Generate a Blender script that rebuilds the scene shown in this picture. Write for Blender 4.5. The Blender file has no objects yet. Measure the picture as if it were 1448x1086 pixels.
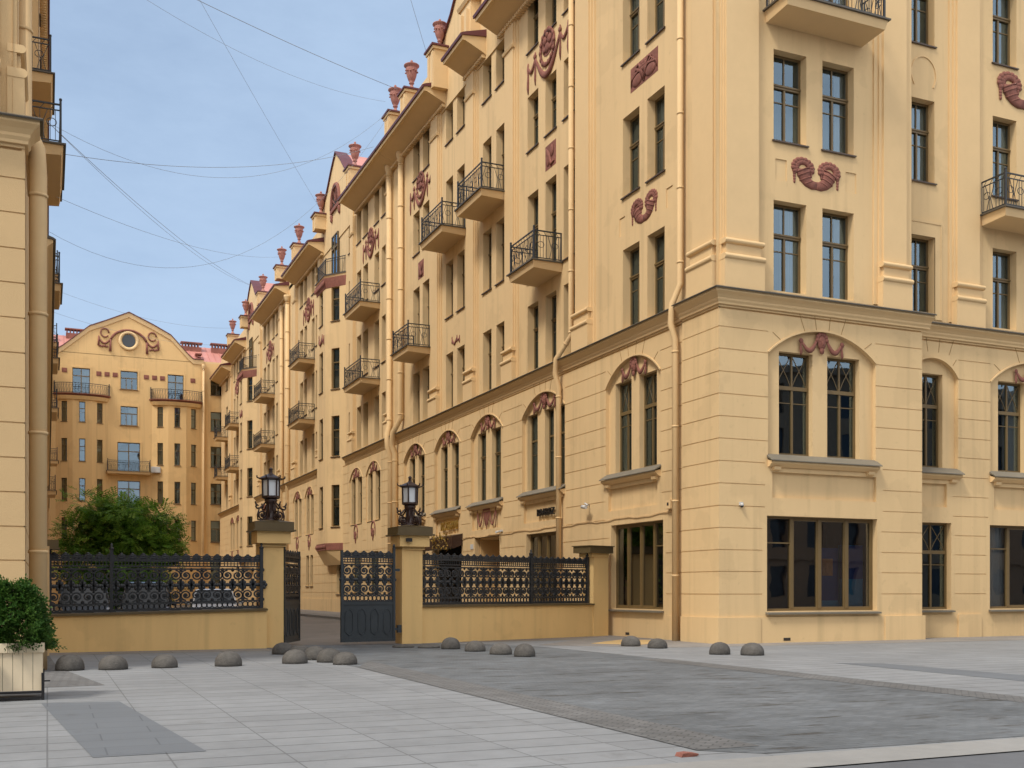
import bpy, math, random
from mathutils import Vector, Matrix, Quaternion
rad = math.radians
rnd = random.Random(11)
scn = bpy.context.scene
col = scn.collection

# ------------------------------------------------------------------ camera
TH = math.atan(658 / 1527.0)
cd = bpy.data.cameras.new("camera")
cam = bpy.data.objects.new("camera", cd)
col.objects.link(cam)
cam.location = (0, 0, 1.6)
cam.rotation_euler = (rad(90), 0, -TH)
cd.sensor_width = 36.0
cd.lens = 1525.0 / 1448.0 * 36.0
cd.shift_y = (836.0 - 543.0) / 1448.0
cd.clip_end = 2000
scn.camera = cam

# ------------------------------------------------------------------ sky, sun
EL, AZ = rad(54), rad(25)          # sun stands over the left-hand row, a little to the front
sv = Vector((-math.cos(EL) * math.cos(AZ), -math.cos(EL) * math.sin(AZ), math.sin(EL)))
w = bpy.data.worlds.new("World")
scn.world = w
w.use_nodes = True
nt = w.node_tree
nt.nodes.clear()
wo = nt.nodes.new("ShaderNodeOutputWorld")
bg = nt.nodes.new("ShaderNodeBackground")
sky = nt.nodes.new("ShaderNodeTexSky")
sky.sky_type = 'NISHITA'
sky.sun_disc = False
sky.sun_elevation = EL
sky.sun_rotation = math.atan2(sv.x, sv.y)
sky.air_density = 1.0
sky.dust_density = 1.2
sky.ozone_density = 1.6
tc = nt.nodes.new("ShaderNodeTexCoord")
mp = nt.nodes.new("ShaderNodeMapping")
mp.inputs['Scale'].default_value = (1.0, 1.0, 2.6)
nz = nt.nodes.new("ShaderNodeTexNoise")
nz.inputs['Scale'].default_value = 2.6
nz.inputs['Detail'].default_value = 7
nz.inputs['Roughness'].default_value = 0.62
cr = nt.nodes.new("ShaderNodeMapRange")
cr.inputs[1].default_value = 0.32
cr.inputs[2].default_value = 0.75
cr.inputs[3].default_value = 0.50
cr.inputs[4].default_value = 0.95
mx = nt.nodes.new("ShaderNodeMixRGB")
mx.inputs[2].default_value = (3.75, 4.9, 6.5, 1)   # thin high cloud over the whole sky
nt.links.new(tc.outputs['Generated'], mp.inputs[0])
nt.links.new(mp.outputs[0], nz.inputs['Vector'])
nt.links.new(nz.outputs[0], cr.inputs[0])
nt.links.new(cr.outputs[0], mx.inputs[0])
nt.links.new(sky.outputs[0], mx.inputs[1])
# unseen bright cloud added behind the camera and overhead to fill the shaded fronts
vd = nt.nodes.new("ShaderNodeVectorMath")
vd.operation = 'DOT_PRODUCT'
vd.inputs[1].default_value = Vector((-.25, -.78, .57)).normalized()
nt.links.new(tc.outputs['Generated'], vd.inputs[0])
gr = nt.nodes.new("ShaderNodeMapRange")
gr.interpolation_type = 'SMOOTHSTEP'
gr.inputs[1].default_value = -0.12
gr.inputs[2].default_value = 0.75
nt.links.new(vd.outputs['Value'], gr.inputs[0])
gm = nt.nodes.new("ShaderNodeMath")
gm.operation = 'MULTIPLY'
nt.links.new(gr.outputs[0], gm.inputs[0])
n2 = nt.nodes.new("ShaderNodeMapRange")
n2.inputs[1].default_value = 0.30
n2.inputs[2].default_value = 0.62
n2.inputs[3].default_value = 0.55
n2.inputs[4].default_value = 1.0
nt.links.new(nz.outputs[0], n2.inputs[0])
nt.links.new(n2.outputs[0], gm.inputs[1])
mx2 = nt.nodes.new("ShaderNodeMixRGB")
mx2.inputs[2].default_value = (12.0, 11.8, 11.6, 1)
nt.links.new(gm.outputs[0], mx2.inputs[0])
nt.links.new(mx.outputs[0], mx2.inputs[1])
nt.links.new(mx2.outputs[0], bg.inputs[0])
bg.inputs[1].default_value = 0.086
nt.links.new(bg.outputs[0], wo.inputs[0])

sl = bpy.data.lights.new("sun", 'SUN')
sl.energy = 1.7
sl.angle = rad(12)
sl.color = (1.0, 0.92, 0.80)
so = bpy.data.objects.new("sun", sl)
so.rotation_euler = sv.to_track_quat('Z', 'Y').to_euler()
so.location = (-20, -10, 60)
col.objects.link(so)
scn.view_settings.view_transform = 'Standard'
scn.view_settings.look = 'None'
scn.view_settings.exposure = 0.72
scn.view_settings.gamma = 1.0

# ------------------------------------------------------------------ materials
def new_mat(name):
    m = bpy.data.materials.new(name)
    m.use_nodes = True
    n = m.node_tree
    return m, n, n.nodes['Principled BSDF']

def plain(name, c, rough=0.7, var=0.12, scale=3.0, bump=0.0, bscale=40.0, metal=0.0, streak=False, spec=None):
    """one base colour with a fine and a broad variation of tone"""
    m, n, b = new_mat(name)
    t = n.nodes.new("ShaderNodeTexCoord")
    geo = n.nodes.new("ShaderNodeNewGeometry")
    src = geo.outputs['Position']
    if streak:
        mm = n.nodes.new("ShaderNodeMapping")
        mm.inputs['Scale'].default_value = (1.0, 1.0, 0.16)
        n.links.new(src, mm.inputs[0])
        src2 = mm.outputs[0]
    else:
        src2 = src
    a = n.nodes.new("ShaderNodeTexNoise")
    a.inputs['Scale'].default_value = scale
    a.inputs['Detail'].default_value = 6
    a.inputs['Roughness'].default_value = 0.65
    n.links.new(src2, a.inputs['Vector'])
    a2 = n.nodes.new("ShaderNodeTexNoise")
    a2.inputs['Scale'].default_value = scale * 0.13
    a2.inputs['Detail'].default_value = 3
    n.links.new(src, a2.inputs['Vector'])
    ad = n.nodes.new("ShaderNodeMath")
    ad.operation = 'ADD'
    n.links.new(a.outputs[0], ad.inputs[0])
    n.links.new(a2.outputs[0], ad.inputs[1])
    mr = n.nodes.new("ShaderNodeMapRange")
    mr.inputs[1].default_value = 0.6
    mr.inputs[2].default_value = 1.4
    mr.inputs[3].default_value = 1.0 - var
    mr.inputs[4].default_value = 1.0 + var
    n.links.new(ad.outputs[0], mr.inputs[0])
    mu = n.nodes.new("ShaderNodeMixRGB")
    mu.blend_type = 'MULTIPLY'
    mu.inputs[0].default_value = 1.0
    mu.inputs[1].default_value = (*c, 1)
    n.links.new(mr.outputs[0], mu.inputs[2])
    outc = mu.outputs[0]
    if streak:
        # rain runs and patched areas with outlines of their own
        m3 = n.nodes.new("ShaderNodeMapping")
        m3.inputs['Scale'].default_value = (2.6, 2.6, 0.13)
        n.links.new(src, m3.inputs[0])
        for k, (vec, sc_, lo, hi, dark) in enumerate(((m3.outputs[0], 1.0, .53, .72, .86), (src, .55, .57, .60, .94), (src, 5.0, .64, .78, .90))):
            q = n.nodes.new("ShaderNodeTexNoise")
            q.inputs['Scale'].default_value = sc_
            q.inputs['Detail'].default_value = 5
            n.links.new(vec, q.inputs['Vector'])
            r_ = n.nodes.new("ShaderNodeMapRange")
            r_.inputs[1].default_value = lo
            r_.inputs[2].default_value = hi
            r_.inputs[3].default_value = 1.0
            r_.inputs[4].default_value = dark
            n.links.new(q.outputs[0], r_.inputs[0])
            x_ = n.nodes.new("ShaderNodeMixRGB")
            x_.blend_type = 'MULTIPLY'
            x_.inputs[0].default_value = 1.0
            n.links.new(outc, x_.inputs[1])
            n.links.new(r_.outputs[0], x_.inputs[2])
            outc = x_.outputs[0]
    n.links.new(outc, b.inputs['Base Color'])
    b.inputs['Roughness'].default_value = rough
    b.inputs['Metallic'].default_value = metal
    if spec is not None:
        b.inputs['Specular IOR Level'].default_value = spec
    if bump:
        bt = n.nodes.new("ShaderNodeTexNoise")
        bt.inputs['Scale'].default_value = bscale
        bt.inputs['Detail'].default_value = 4
        n.links.new(src, bt.inputs['Vector'])
        bm = n.nodes.new("ShaderNodeBump")
        bm.inputs['Strength'].default_value = bump
        bm.inputs['Distance'].default_value = 0.02
        n.links.new(bt.outputs[0], bm.inputs['Height'])
        n.links.new(bm.outputs[0], b.inputs['Normal'])
    return m

def ground_mat(name, c, tile=(1.05, 0.55), joint=0.012, var=0.1, rough=0.75, rot=0.0, jd=0.5, jitter=0.10, off=0.5, nscale=2.0, stain=False, ys=1.0):
    """paving: slabs of slightly different tone with darker joints, in metres on the ground"""
    m, n, b = new_mat(name)
    geo = n.nodes.new("ShaderNodeNewGeometry")
    mm = n.nodes.new("ShaderNodeMapping")
    mm.inputs['Rotation'].default_value = (0, 0, rot)
    mm.inputs['Scale'].default_value = (1, ys, 1)
    tile = (tile[0], tile[1] * ys)
    n.links.new(geo.outputs['Position'], mm.inputs[0])
    br = n.nodes.new("ShaderNodeTexBrick")
    br.offset = off
    br.inputs['Scale'].default_value = 1.0
    br.inputs['Brick Width'].default_value = tile[0]
    br.inputs['Row Height'].default_value = tile[1]
    br.inputs['Mortar Size'].default_value = joint
    br.inputs['Mortar Smooth'].default_value = 0.3
    br.inputs['Bias'].default_value = 0.0
    lo = tuple(x * (1 - jitter) for x in c)
    hi = tuple(x * (1 + jitter) for x in c)
    br.inputs['Color1'].default_value = (*lo, 1)
    br.inputs['Color2'].default_value = (*hi, 1)
    br.inputs['Mortar'].default_value = (*(x * jd for x in c), 1)
    n.links.new(mm.outputs[0], br.inputs['Vector'])
    a = n.nodes.new("ShaderNodeTexNoise")
    a.inputs['Scale'].default_value = nscale
    a.inputs['Detail'].default_value = 8
    a.inputs['Roughness'].default_value = 0.7
    n.links.new(geo.outputs['Position'], a.inputs['Vector'])
    a3 = n.nodes.new("ShaderNodeTexNoise")
    a3.inputs['Scale'].default_value = 0.35
    a3.inputs['Detail'].default_value = 4
    n.links.new(geo.outputs['Position'], a3.inputs['Vector'])
    ad = n.nodes.new("ShaderNodeMath")
    ad.operation = 'ADD'
    n.links.new(a.outputs[0], ad.inputs[0])
    n.links.new(a3.outputs[0], ad.inputs[1])
    mr = n.nodes.new("ShaderNodeMapRange")
    mr.inputs[1].default_value = 0.6
    mr.inputs[2].default_value = 1.4
    mr.inputs[3].default_value = 1 - var
    mr.inputs[4].default_value = 1 + var
    n.links.new(ad.outputs[0], mr.inputs[0])
    mu = n.nodes.new("ShaderNodeMixRGB")
    mu.blend_type = 'MULTIPLY'
    mu.inputs[0].default_value = 1
    n.links.new(br.outputs[0], mu.inputs[1])
    n.links.new(mr.outputs[0], mu.inputs[2])
    # small dark specks and chewing-gum spots
    vo = n.nodes.new("ShaderNodeTexVoronoi")
    vo.inputs['Scale'].default_value = 3.2
    n.links.new(geo.outputs['Position'], vo.inputs['Vector'])
    vr = n.nodes.new("ShaderNodeMapRange")
    vr.inputs[1].default_value = 0.03
    vr.inputs[2].default_value = 0.06
    vr.inputs[3].default_value = 0.72
    vr.inputs[4].default_value = 1.0
    n.links.new(vo.outputs['Distance'], vr.inputs[0])
    mu2 = n.nodes.new("ShaderNodeMixRGB")
    mu2.blend_type = 'MULTIPLY'
    mu2.inputs[0].default_value = 1
    n.links.new(mu.outputs[0], mu2.inputs[1])
    n.links.new(vr.outputs[0], mu2.inputs[2])
    outc = mu2.outputs[0]
    # dried-mud smears and, on the driveway, long brown ruts
    sm = n.nodes.new("ShaderNodeMapping")
    sm.inputs['Scale'].default_value = (0.55, 2.4, 1) if stain else (1.1, 0.8, 1)
    sm.inputs['Rotation'].default_value = (0, 0, rad(-14) if stain else 0)
    n.links.new(geo.outputs['Position'], sm.inputs[0])
    for sc_, lo, hi, cc in ((1.5, .555, .64, (.54, .48, .43)), (.7, .50, .66, (1.22, 1.23, 1.25)), (3.5, .58, .66, (.68, .64, .60))) if stain else ((1.3, .60, .76, (.74, .72, .70)), (.45, .54, .72, (1.12, 1.12, 1.12))):
        q = n.nodes.new("ShaderNodeTexNoise")
        q.inputs['Scale'].default_value = sc_
        q.inputs['Detail'].default_value = 6
        q.inputs['Roughness'].default_value = 0.65
        n.links.new(sm.outputs[0], q.inputs['Vector'])
        r_ = n.nodes.new("ShaderNodeMapRange")
        r_.inputs[1].default_value = lo
        r_.inputs[2].default_value = hi
        n.links.new(q.outputs[0], r_.inputs[0])
        x_ = n.nodes.new("ShaderNodeMixRGB")
        x_.blend_type = 'MULTIPLY'
        x_.inputs[2].default_value = (*cc, 1)
        n.links.new(r_.outputs[0], x_.inputs[0])
        n.links.new(outc, x_.inputs[1])
        outc = x_.outputs[0]
    n.links.new(outc, b.inputs['Base Color'])
    b.inputs['Roughness'].default_value = rough
    b.inputs['Specular IOR Level'].default_value = 0.3
    bm = n.nodes.new("ShaderNodeBump")
    bm.inputs['Strength'].default_value = 0.25
    bm.inputs['Distance'].default_value = 0.01
    n.links.new(a.outputs[0], bm.inputs['Height'])
    n.links.new(bm.outputs[0], b.inputs['Normal'])
    return m

def glass_mat(name, tint=(0.5, 0.55, 0.55), refl=0.10, gcol=(0.9, 0.95, 1.0)):
    m = bpy.data.materials.new(name)
    m.use_nodes = True
    n = m.node_tree
    n.nodes.clear()
    o = n.nodes.new("ShaderNodeOutputMaterial")
    tr = n.nodes.new("ShaderNodeBsdfTransparent")
    tr.inputs[0].default_value = (*tint, 1)
    gl = n.nodes.new("ShaderNodeBsdfGlossy")
    gl.inputs['Roughness'].default_value = 0.015
    gl.inputs[0].default_value = (*gcol, 1)
    geo = n.nodes.new("ShaderNodeNewGeometry")
    nn = n.nodes.new("ShaderNodeTexNoise")
    nn.inputs['Scale'].default_value = 1.1
    nn.inputs['Detail'].default_value = 1
    n.links.new(geo.outputs['Position'], nn.inputs['Vector'])
    bm = n.nodes.new("ShaderNodeBump")
    bm.inputs['Strength'].default_value = 0.05
    bm.inputs['Distance'].default_value = 0.05
    n.links.new(nn.outputs[0], bm.inputs['Height'])
    n.links.new(bm.outputs[0], gl.inputs['Normal'])
    fr = n.nodes.new("ShaderNodeFresnel")
    fr.inputs['IOR'].default_value = 1.5
    ma = n.nodes.new("ShaderNodeMath")
    ma.operation = 'ADD'
    ma.inputs[1].default_value = refl
    ma.use_clamp = True
    n.links.new(fr.outputs[0], ma.inputs[0])
    mx = n.nodes.new("ShaderNodeMixShader")
    n.links.new(ma.outputs[0], mx.inputs[0])
    n.links.new(tr.outputs[0], mx.inputs[1])
    n.links.new(gl.outputs[0], mx.inputs[2])
    n.links.new(mx.outputs[0], o.inputs[0])
    return m

def leaf_mat(name, c):
    m, n, b = new_mat(name)
    geo = n.nodes.new("ShaderNodeNewGeometry")
    a = n.nodes.new("ShaderNodeTexNoise")
    a.inputs['Scale'].default_value = 1.3
    a.inputs['Detail'].default_value = 5
    n.links.new(geo.outputs['Position'], a.inputs['Vector'])
    mr = n.nodes.new("ShaderNodeMapRange")
    mr.inputs[1].default_value = 0.3
    mr.inputs[2].default_value = 0.7
    mr.inputs[3].default_value = 0.6
    mr.inputs[4].default_value = 1.4
    n.links.new(a.outputs[0], mr.inputs[0])
    mu = n.nodes.new("ShaderNodeMixRGB")
    mu.blend_type = 'MULTIPLY'
    mu.inputs[0].default_value = 1
    mu.inputs[1].default_value = (*c, 1)
    n.links.new(mr.outputs[0], mu.inputs[2])
    n.links.new(mu.outputs[0], b.inputs['Base Color'])
    b.inputs['Roughness'].default_value = 0.55
    b.inputs['Specular IOR Level'].default_value = 0.25
    tl = n.nodes.new("ShaderNodeBsdfTranslucent")
    n.links.new(mu.outputs[0], tl.inputs[0])
    ms = n.nodes.new("ShaderNodeMixShader")
    ms.inputs[0].default_value = 0.4
    n.links.new(b.outputs[0], ms.inputs[1])
    n.links.new(tl.outputs[0], ms.inputs[2])
    n.links.new(ms.outputs[0], n.nodes['Material Output'].inputs[0])
    return m

M = dict(
    stucco=plain("ochre_stucco", (0.695, 0.498, 0.262), 0.85, 0.06, 1.6, 0.25, 55, streak=True),
    stucco_far=plain("deeper_ochre_stucco", (0.70, 0.47, 0.215), 0.85, 0.06, 0.9, 0.2, 40, streak=True),
    stucco_wall=plain("boundary_wall_stucco", (0.78, 0.53, 0.225), 0.85, 0.08, 1.6, 0.3, 45, streak=True),
    stucco_left=plain("left_house_stucco", (0.62, 0.435, 0.225), 0.85, 0.05, 1.4, 0.25, 55),
    stucco_trim=plain("ochre_trim", (0.705, 0.50, 0.262), 0.8, 0.05, 2.0, 0.15, 60),
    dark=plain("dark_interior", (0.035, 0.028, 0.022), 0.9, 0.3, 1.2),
    frame=plain("bronze_window_frame", (0.15, 0.10, 0.04), 0.45, 0.15, 4),
    sill=plain("brown_sill_metal", (0.07, 0.045, 0.03), 0.5, 0.15, 4),
    flash=plain("grey_sill_flashing", (0.17, 0.15, 0.115), 0.55, 0.15, 2.5, 0.1, 20),
    flashdark=plain("dark_flashing", (0.085, 0.075, 0.06), 0.5, 0.2, 3),
    terra=plain("terracotta_relief", (0.235, 0.088, 0.064), 0.85, 0.35, 7, 0.6, 24),
    urn=plain("terracotta_urn", (0.37, 0.165, 0.13), 0.8, 0.15, 5, 0.2, 40),
    roofedge=plain("dark_red_gutter_metal", (0.11, 0.025, 0.028), 0.45, 0.2, 3),
    roof=plain("pink_red_sheet_roof", (0.50, 0.215, 0.175), 0.5, 0.18, 1.0, 0.1, 3),
    iron=plain("blue_black_iron", (0.022, 0.026, 0.032), 0.45, 0.25, 6, 0.2, 60),
    irongate=plain("slate_grey_gate_metal", (0.035, 0.044, 0.052), 0.5, 0.2, 4, 0.1, 60),
    lantern=plain("red_brown_lantern_iron", (0.035, 0.016, 0.012), 0.4, 0.25, 8),
    cap=plain("tarnished_cap_metal", (0.115, 0.082, 0.036), 0.45, 0.2, 2.5, 0.1, 25),
    granite=plain("dark_granite", (0.085, 0.079, 0.072), 0.8, 0.5, 9, 0.8, 30),
    wood=plain("cream_painted_boards", (0.78, 0.66, 0.47), 0.65, 0.08, 4, 0.1, 50),
    black=plain("black_steel", (0.012, 0.012, 0.014), 0.5, 0.2, 6),
    pipe=plain("painted_drainpipe", (0.68, 0.478, 0.25), 0.85, 0.06, 3, 0.05, 30),
    bark=plain("grey_bark", (0.09, 0.07, 0.05), 0.9, 0.3, 8, 0.6, 30),
    soil=plain("soil", (0.03, 0.022, 0.015), 0.95, 0.3, 12),
    cable=plain("cable_rubber", (0.26, 0.29, 0.33), 0.7, 0.1, 5),
    curtain=plain("pale_net_curtain", (0.46, 0.49, 0.49), 0.9, 0.08, 4),
    blind=plain("cream_blind", (0.38, 0.31, 0.20), 0.9, 0.06, 4),
    letter=plain("black_letters", (0.01, 0.01, 0.012), 0.4, 0.1, 5),
    gold=plain("gold_letters", (0.50, 0.34, 0.09), 0.35, 0.2, 9, metal=0.7),
    white=plain("white_plastic", (0.55, 0.55, 0.54), 0.5, 0.05, 5),
    poster=plain("deep_blue_poster", (0.012, 0.035, 0.17), 0.4, 0.25, 1.5),
    posterb=plain("teal_poster", (0.03, 0.20, 0.36), 0.4, 0.2, 1.5),
    posterc=plain("orange_print", (0.35, 0.17, 0.08), 0.5, 0.4, 6),
    glass=glass_mat("window_glass", (0.66, 0.70, 0.72), 0.15, (0.58, 0.80, 1.0)),
    shopglass=glass_mat("shop_glass", (0.72, 0.72, 0.72), 0.13),
    pane=plain("frosted_lantern_glass", (0.72, 0.76, 0.80), 0.25, 0.06, 4),
    carblack=plain("black_car_paint", (0.012, 0.013, 0.016), 0.15, 0.1, 3, spec=0.8),
    carwhite=plain("white_car_paint", (0.66, 0.67, 0.69), 0.2, 0.05, 3),
    carred=plain("maroon_car_paint", (0.10, 0.02, 0.025), 0.2, 0.1, 3),
    carglass=plain("car_glass", (0.012, 0.014, 0.016), 0.12, 0.1, 3, spec=0.35),
    chrome=plain("bright_metal", (0.6, 0.6, 0.6), 0.2, 0.05, 3, metal=1.0),
    tyre=plain("tyre_rubber", (0.015, 0.015, 0.015), 0.9, 0.1, 6),
    lamp=plain("headlamp_glass", (0.75, 0.78, 0.80), 0.1, 0.05, 5),
    opp=plain("brown_plaster", (0.40, 0.25, 0.15), 0.85, 0.12, 1.0),
    oppwin=plain("opposite_window_glass", (0.03, 0.035, 0.045), 0.1, 0.1, 1),
    leafA=leaf_mat("leaf_green", (0.14, 0.28, 0.036)),
    leafB=leaf_mat("leaf_light", (0.28, 0.43, 0.065)),
    leafC=leaf_mat("leaf_dark", (0.055, 0.12, 0.02)),
    conA=leaf_mat("conifer_green", (0.04, 0.105, 0.02)),
    conB=leaf_mat("conifer_light", (0.085, 0.17, 0.03)),
    sand=plain("yellow_sand", (0.50, 0.34, 0.15), 0.95, 0.25, 6),
    plaza=ground_mat("grey_slab_paving", (0.214, 0.222, 0.231), (1.08, 0.56), 0.010, 0.20, jd=0.60, jitter=0.06, nscale=3.0, off=0.0, ys=0.36),
    setts=ground_mat("dark_sett_paving", (0.120, 0.130, 0.139), (0.22, 0.12), 0.010, 0.34, jd=0.8, jitter=0.12, rot=rad(4), nscale=0.9, stain=True),
    band=ground_mat("blue_grey_slab", (0.135, 0.147, 0.162), (1.08, 0.56), 0.010, 0.08, jd=0.7, jitter=0.03),
    border=ground_mat("small_border_setts", (0.14, 0.14, 0.14), (0.20, 0.11), 0.012, 0.25, jd=0.55, jitter=0.16, rot=rad(45)),
    asphalt=ground_mat("worn_asphalt", (0.20, 0.18, 0.16), (40, 40), 0.0, 0.25, jitter=0.0, nscale=1.2),
    footway=ground_mat("footway", (0.22, 0.205, 0.19), (1.5, 1.0), 0.012, 0.2, jitter=0.08),
    kerb=plain("pale_granite_kerb", (0.25, 0.245, 0.235), 0.8, 0.15, 3, 0.2, 30),
    road=ground_mat("square_road_asphalt", (0.12, 0.125, 0.135), (60, 60), 0.0, 0.3, jitter=0.0, nscale=1.6),
)

# ------------------------------------------------------------------ mesh building
class Fr:
    """facade frame: s along the wall, o outward, z up"""
    def __init__(self, ox, oy, ang, flip=False):
        self.o = Vector((ox, oy, 0))
        self.n = Vector((math.cos(ang), math.sin(ang), 0))
        self.a = Vector((self.n.y, -self.n.x, 0)) * (-1 if flip else 1)
        self.ang = ang
    def P(self, s, o, z):
        return self.o + self.a * s + self.n * o + Vector((0, 0, z))
    def sub(self, s0, o0, s1, o1):
        """frame of a facet from (s0,o0) to (s1,o1); its s runs 0..length"""
        p, q = self.P(s0, o0, 0), self.P(s1, o1, 0)
        d = (q - p).normalized()
        f = Fr(p.x, p.y, 0)
        f.a = d
        n1 = Vector((d.y, -d.x, 0))
        if n1.dot(self.n) < 0:
            n1 = -n1
        f.n = n1
        f.ang = math.atan2(n1.y, n1.x)
        f.len = (q - p).length
        return f

WORLD = Fr(0, 0, rad(90))    # identity: a=(1,0), n=(0,1)

class MB:
    def __init__(self, fr=WORLD):
        self.v, self.f, self.m, self.fr, self.smooth = [], [], [], fr, []
    def pt(self, s, o, z):
        self.v.append(self.fr.P(s, o, z))
        return len(self.v) - 1
    def face(self, pts, mi=0, sm=False):
        self.f.append([self.pt(*p) for p in pts])
        self.m.append(mi)
        self.smooth.append(sm)
    def box(self, s0, s1, o0, o1, z0, z1, mi=0):
        c = [self.pt(s, o, z) for s in (s0, s1) for o in (o0, o1) for z in (z0, z1)]
        for q in ((0, 1, 3, 2), (4, 6, 7, 5), (0, 4, 5, 1), (2, 3, 7, 6), (0, 2, 6, 4), (1, 5, 7, 3)):
            self.f.append([c[i] for i in q])
            self.m.append(mi)
            self.smooth.append(False)
    def hexa(self, bot, top, mi=0):
        """two quads (lists of 4 points) joined"""
        b = [self.pt(*p) for p in bot]
        t = [self.pt(*p) for p in top]
        fs = [b[::-1], t] + [[b[i], b[(i + 1) % len(b)], t[(i + 1) % len(b)], t[i]] for i in range(len(b))]
        for q in fs:
            self.f.append(q); self.m.append(mi); self.smooth.append(False)
    def prism(self, prof, s0, s1, mi=0, caps=True, mit=None, mit2=None):
        """profile of (o,z) run along s; mit=offset of the wall face for a mitred first end"""
        n = len(prof)
        a = [self.pt(s0 - (o - mit if mit is not None else 0), o, z) for o, z in prof]
        b = [self.pt(s1 + (o - mit2 if mit2 is not None else 0), o, z) for o, z in prof]
        for i in range(n):
            j = (i + 1) % n
            self.f.append([a[i], a[j], b[j], b[i]]); self.m.append(mi); self.smooth.append(False)
        if caps:
            self.f.append(a[::-1]); self.m.append(mi); self.smooth.append(False)
            self.f.append(b); self.m.append(mi); self.smooth.append(False)
    def slab(self, poly, o0, o1, mi=0):
        """polygon of (s,z) given thickness o0..o1"""
        n = len(poly)
        a = [self.pt(s, o0, z) for s, z in poly]
        b = [self.pt(s, o1, z) for s, z in poly]
        for i in range(n):
            j = (i + 1) % n
            self.f.append([a[i], a[j], b[j], b[i]]); self.m.append(mi); self.smooth.append(False)
        self.f.append(a[::-1]); self.m.append(mi); self.smooth.append(False)
        self.f.append(b); self.m.append(mi); self.smooth.append(False)
    def tube(self, pts, r, n=6, mi=0, caps=True, flat=None):
        """pts in local (s,o,z); r number or list; flat=(a,b) scales of the section"""
        P = [Vector(p) for p in pts]
        k = len(P)
        rr = r if isinstance(r, (list, tuple)) else [r] * k
        rings = []
        up = Vector((0, 0, 1))
        prev = None
        for i in range(k):
            t = (P[min(i + 1, k - 1)] - P[max(i - 1, 0)])
            if t.length < 1e-9:
                t = Vector((0, 0, 1))
            t.normalize()
            if prev is None:
                h = Vector((0, 1, 0)) if abs(t.y) < 0.9 else Vector((1, 0, 0))
            else:
                h = prev
            u = (h - t * h.dot(t)).normalized()
            prev = u
            x = t.cross(u)
            ring = []
            for j in range(n):
                an = 2 * math.pi * (j + 0.5) / n
                fa, fb = flat or (1, 1)
                q = P[i] + (u * math.cos(an) * fa + x * math.sin(an) * fb) * rr[i]
                ring.append(self.pt(*q))
            rings.append(ring)
        for i in range(k - 1):
            for j in range(n):
                self.f.append([rings[i][j], rings[i][(j + 1) % n], rings[i + 1][(j + 1) % n], rings[i + 1][j]])
                self.m.append(mi); self.smooth.append(n > 4)
        if caps:
            self.f.append(rings[0][::-1]); self.m.append(mi); self.smooth.append(False)
            self.f.append(rings[-1]); self.m.append(mi); self.smooth.append(False)
    def ball(self, c, r, nu=10, nv=6, mi=0, zmin=-1.0):
        """ellipsoid; r=(rs,ro,rz)"""
        rows = []
        for i in range(nv + 1):
            la = -math.pi / 2 + math.pi * i / nv
            la = max(la, math.asin(zmin)) if zmin > -1 else la
            rows.append([self.pt(c[0] + r[0] * math.cos(la) * math.cos(2 * math.pi * j / nu),
                                 c[1] + r[1] * math.cos(la) * math.sin(2 * math.pi * j / nu),
                                 c[2] + r[2] * math.sin(la)) for j in range(nu)])
        for i in range(nv):
            for j in range(nu):
                self.f.append([rows[i][j], rows[i][(j + 1) % nu], rows[i + 1][(j + 1) % nu], rows[i + 1][j]])
                self.m.append(mi); self.smooth.append(True)
    def lathe(self, prof, c=(0, 0, 0), n=14, mi=0, sm=True, a0=0.0):
        """profile of (r,z) turned about the vertical through c"""
        rows = []
        for r, z in prof:
            rows.append([self.pt(c[0] + r * math.cos(a0 + 2 * math.pi * j / n), c[1] + r * math.sin(a0 + 2 * math.pi * j / n), c[2] + z) for j in range(n)])
        for i in range(len(prof) - 1):
            for j in range(n):
                self.f.append([rows[i][j], rows[i][(j + 1) % n], rows[i + 1][(j + 1) % n], rows[i + 1][j]])
                self.m.append(mi); self.smooth.append(sm)
        self.f.append(rows[0][::-1]); self.m.append(mi); self.smooth.append(False)
        self.f.append(rows[-1]); self.m.append(mi); self.smooth.append(False)
    def mesh(self, name, mats, origin=(0, 0, 0)):
        o = Vector(origin)
        me = bpy.data.meshes.new(name)
        me.from_pydata([tuple(p - o) for p in self.v], [], self.f)
        for mt in (mats if isinstance(mats, (list, tuple)) else [mats]):
            me.materials.append(mt)
        me.polygons.foreach_set("material_index", self.m)
        me.polygons.foreach_set("use_smooth", self.smooth)
        me.update()
        return me
    def build(self, name, mats, parent=None, origin=None):
        if origin is None:
            origin = wloc(parent) if parent else (0, 0, 0)
        me = self.mesh(name, mats, origin)
        ob = bpy.data.objects.new(name, me)
        col.objects.link(ob)
        if parent:
            ob.parent = parent
        else:
            ob.location = origin
        return ob

def wloc(o):
    v = Vector((0, 0, 0))
    while o:
        v = v + o.location
        o = o.parent
    return v

def tag(o, label=None, cat=None, group=None, kind=None):
    if label: o["label"] = label
    if cat: o["category"] = cat
    if group: o["group"] = group
    if kind: o["kind"] = kind
    return o

def empty(name, loc, label, cat, group=None):
    o = bpy.data.objects.new(name, None)
    o.location = loc
    o.empty_display_size = 0.3
    col.objects.link(o)
    return tag(o, label, cat, group)

def inst(name, me, parent, world_loc, rz=0.0, scale=None):
    """part from a shared mesh; the parents in this scene are never turned"""
    o = bpy.data.objects.new(name, me)
    col.objects.link(o)
    o.parent = parent
    o.location = Vector(world_loc) - wloc(parent)
    o.rotation_euler = (0, 0, rz)
    if scale: o.scale = scale
    return o

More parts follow.
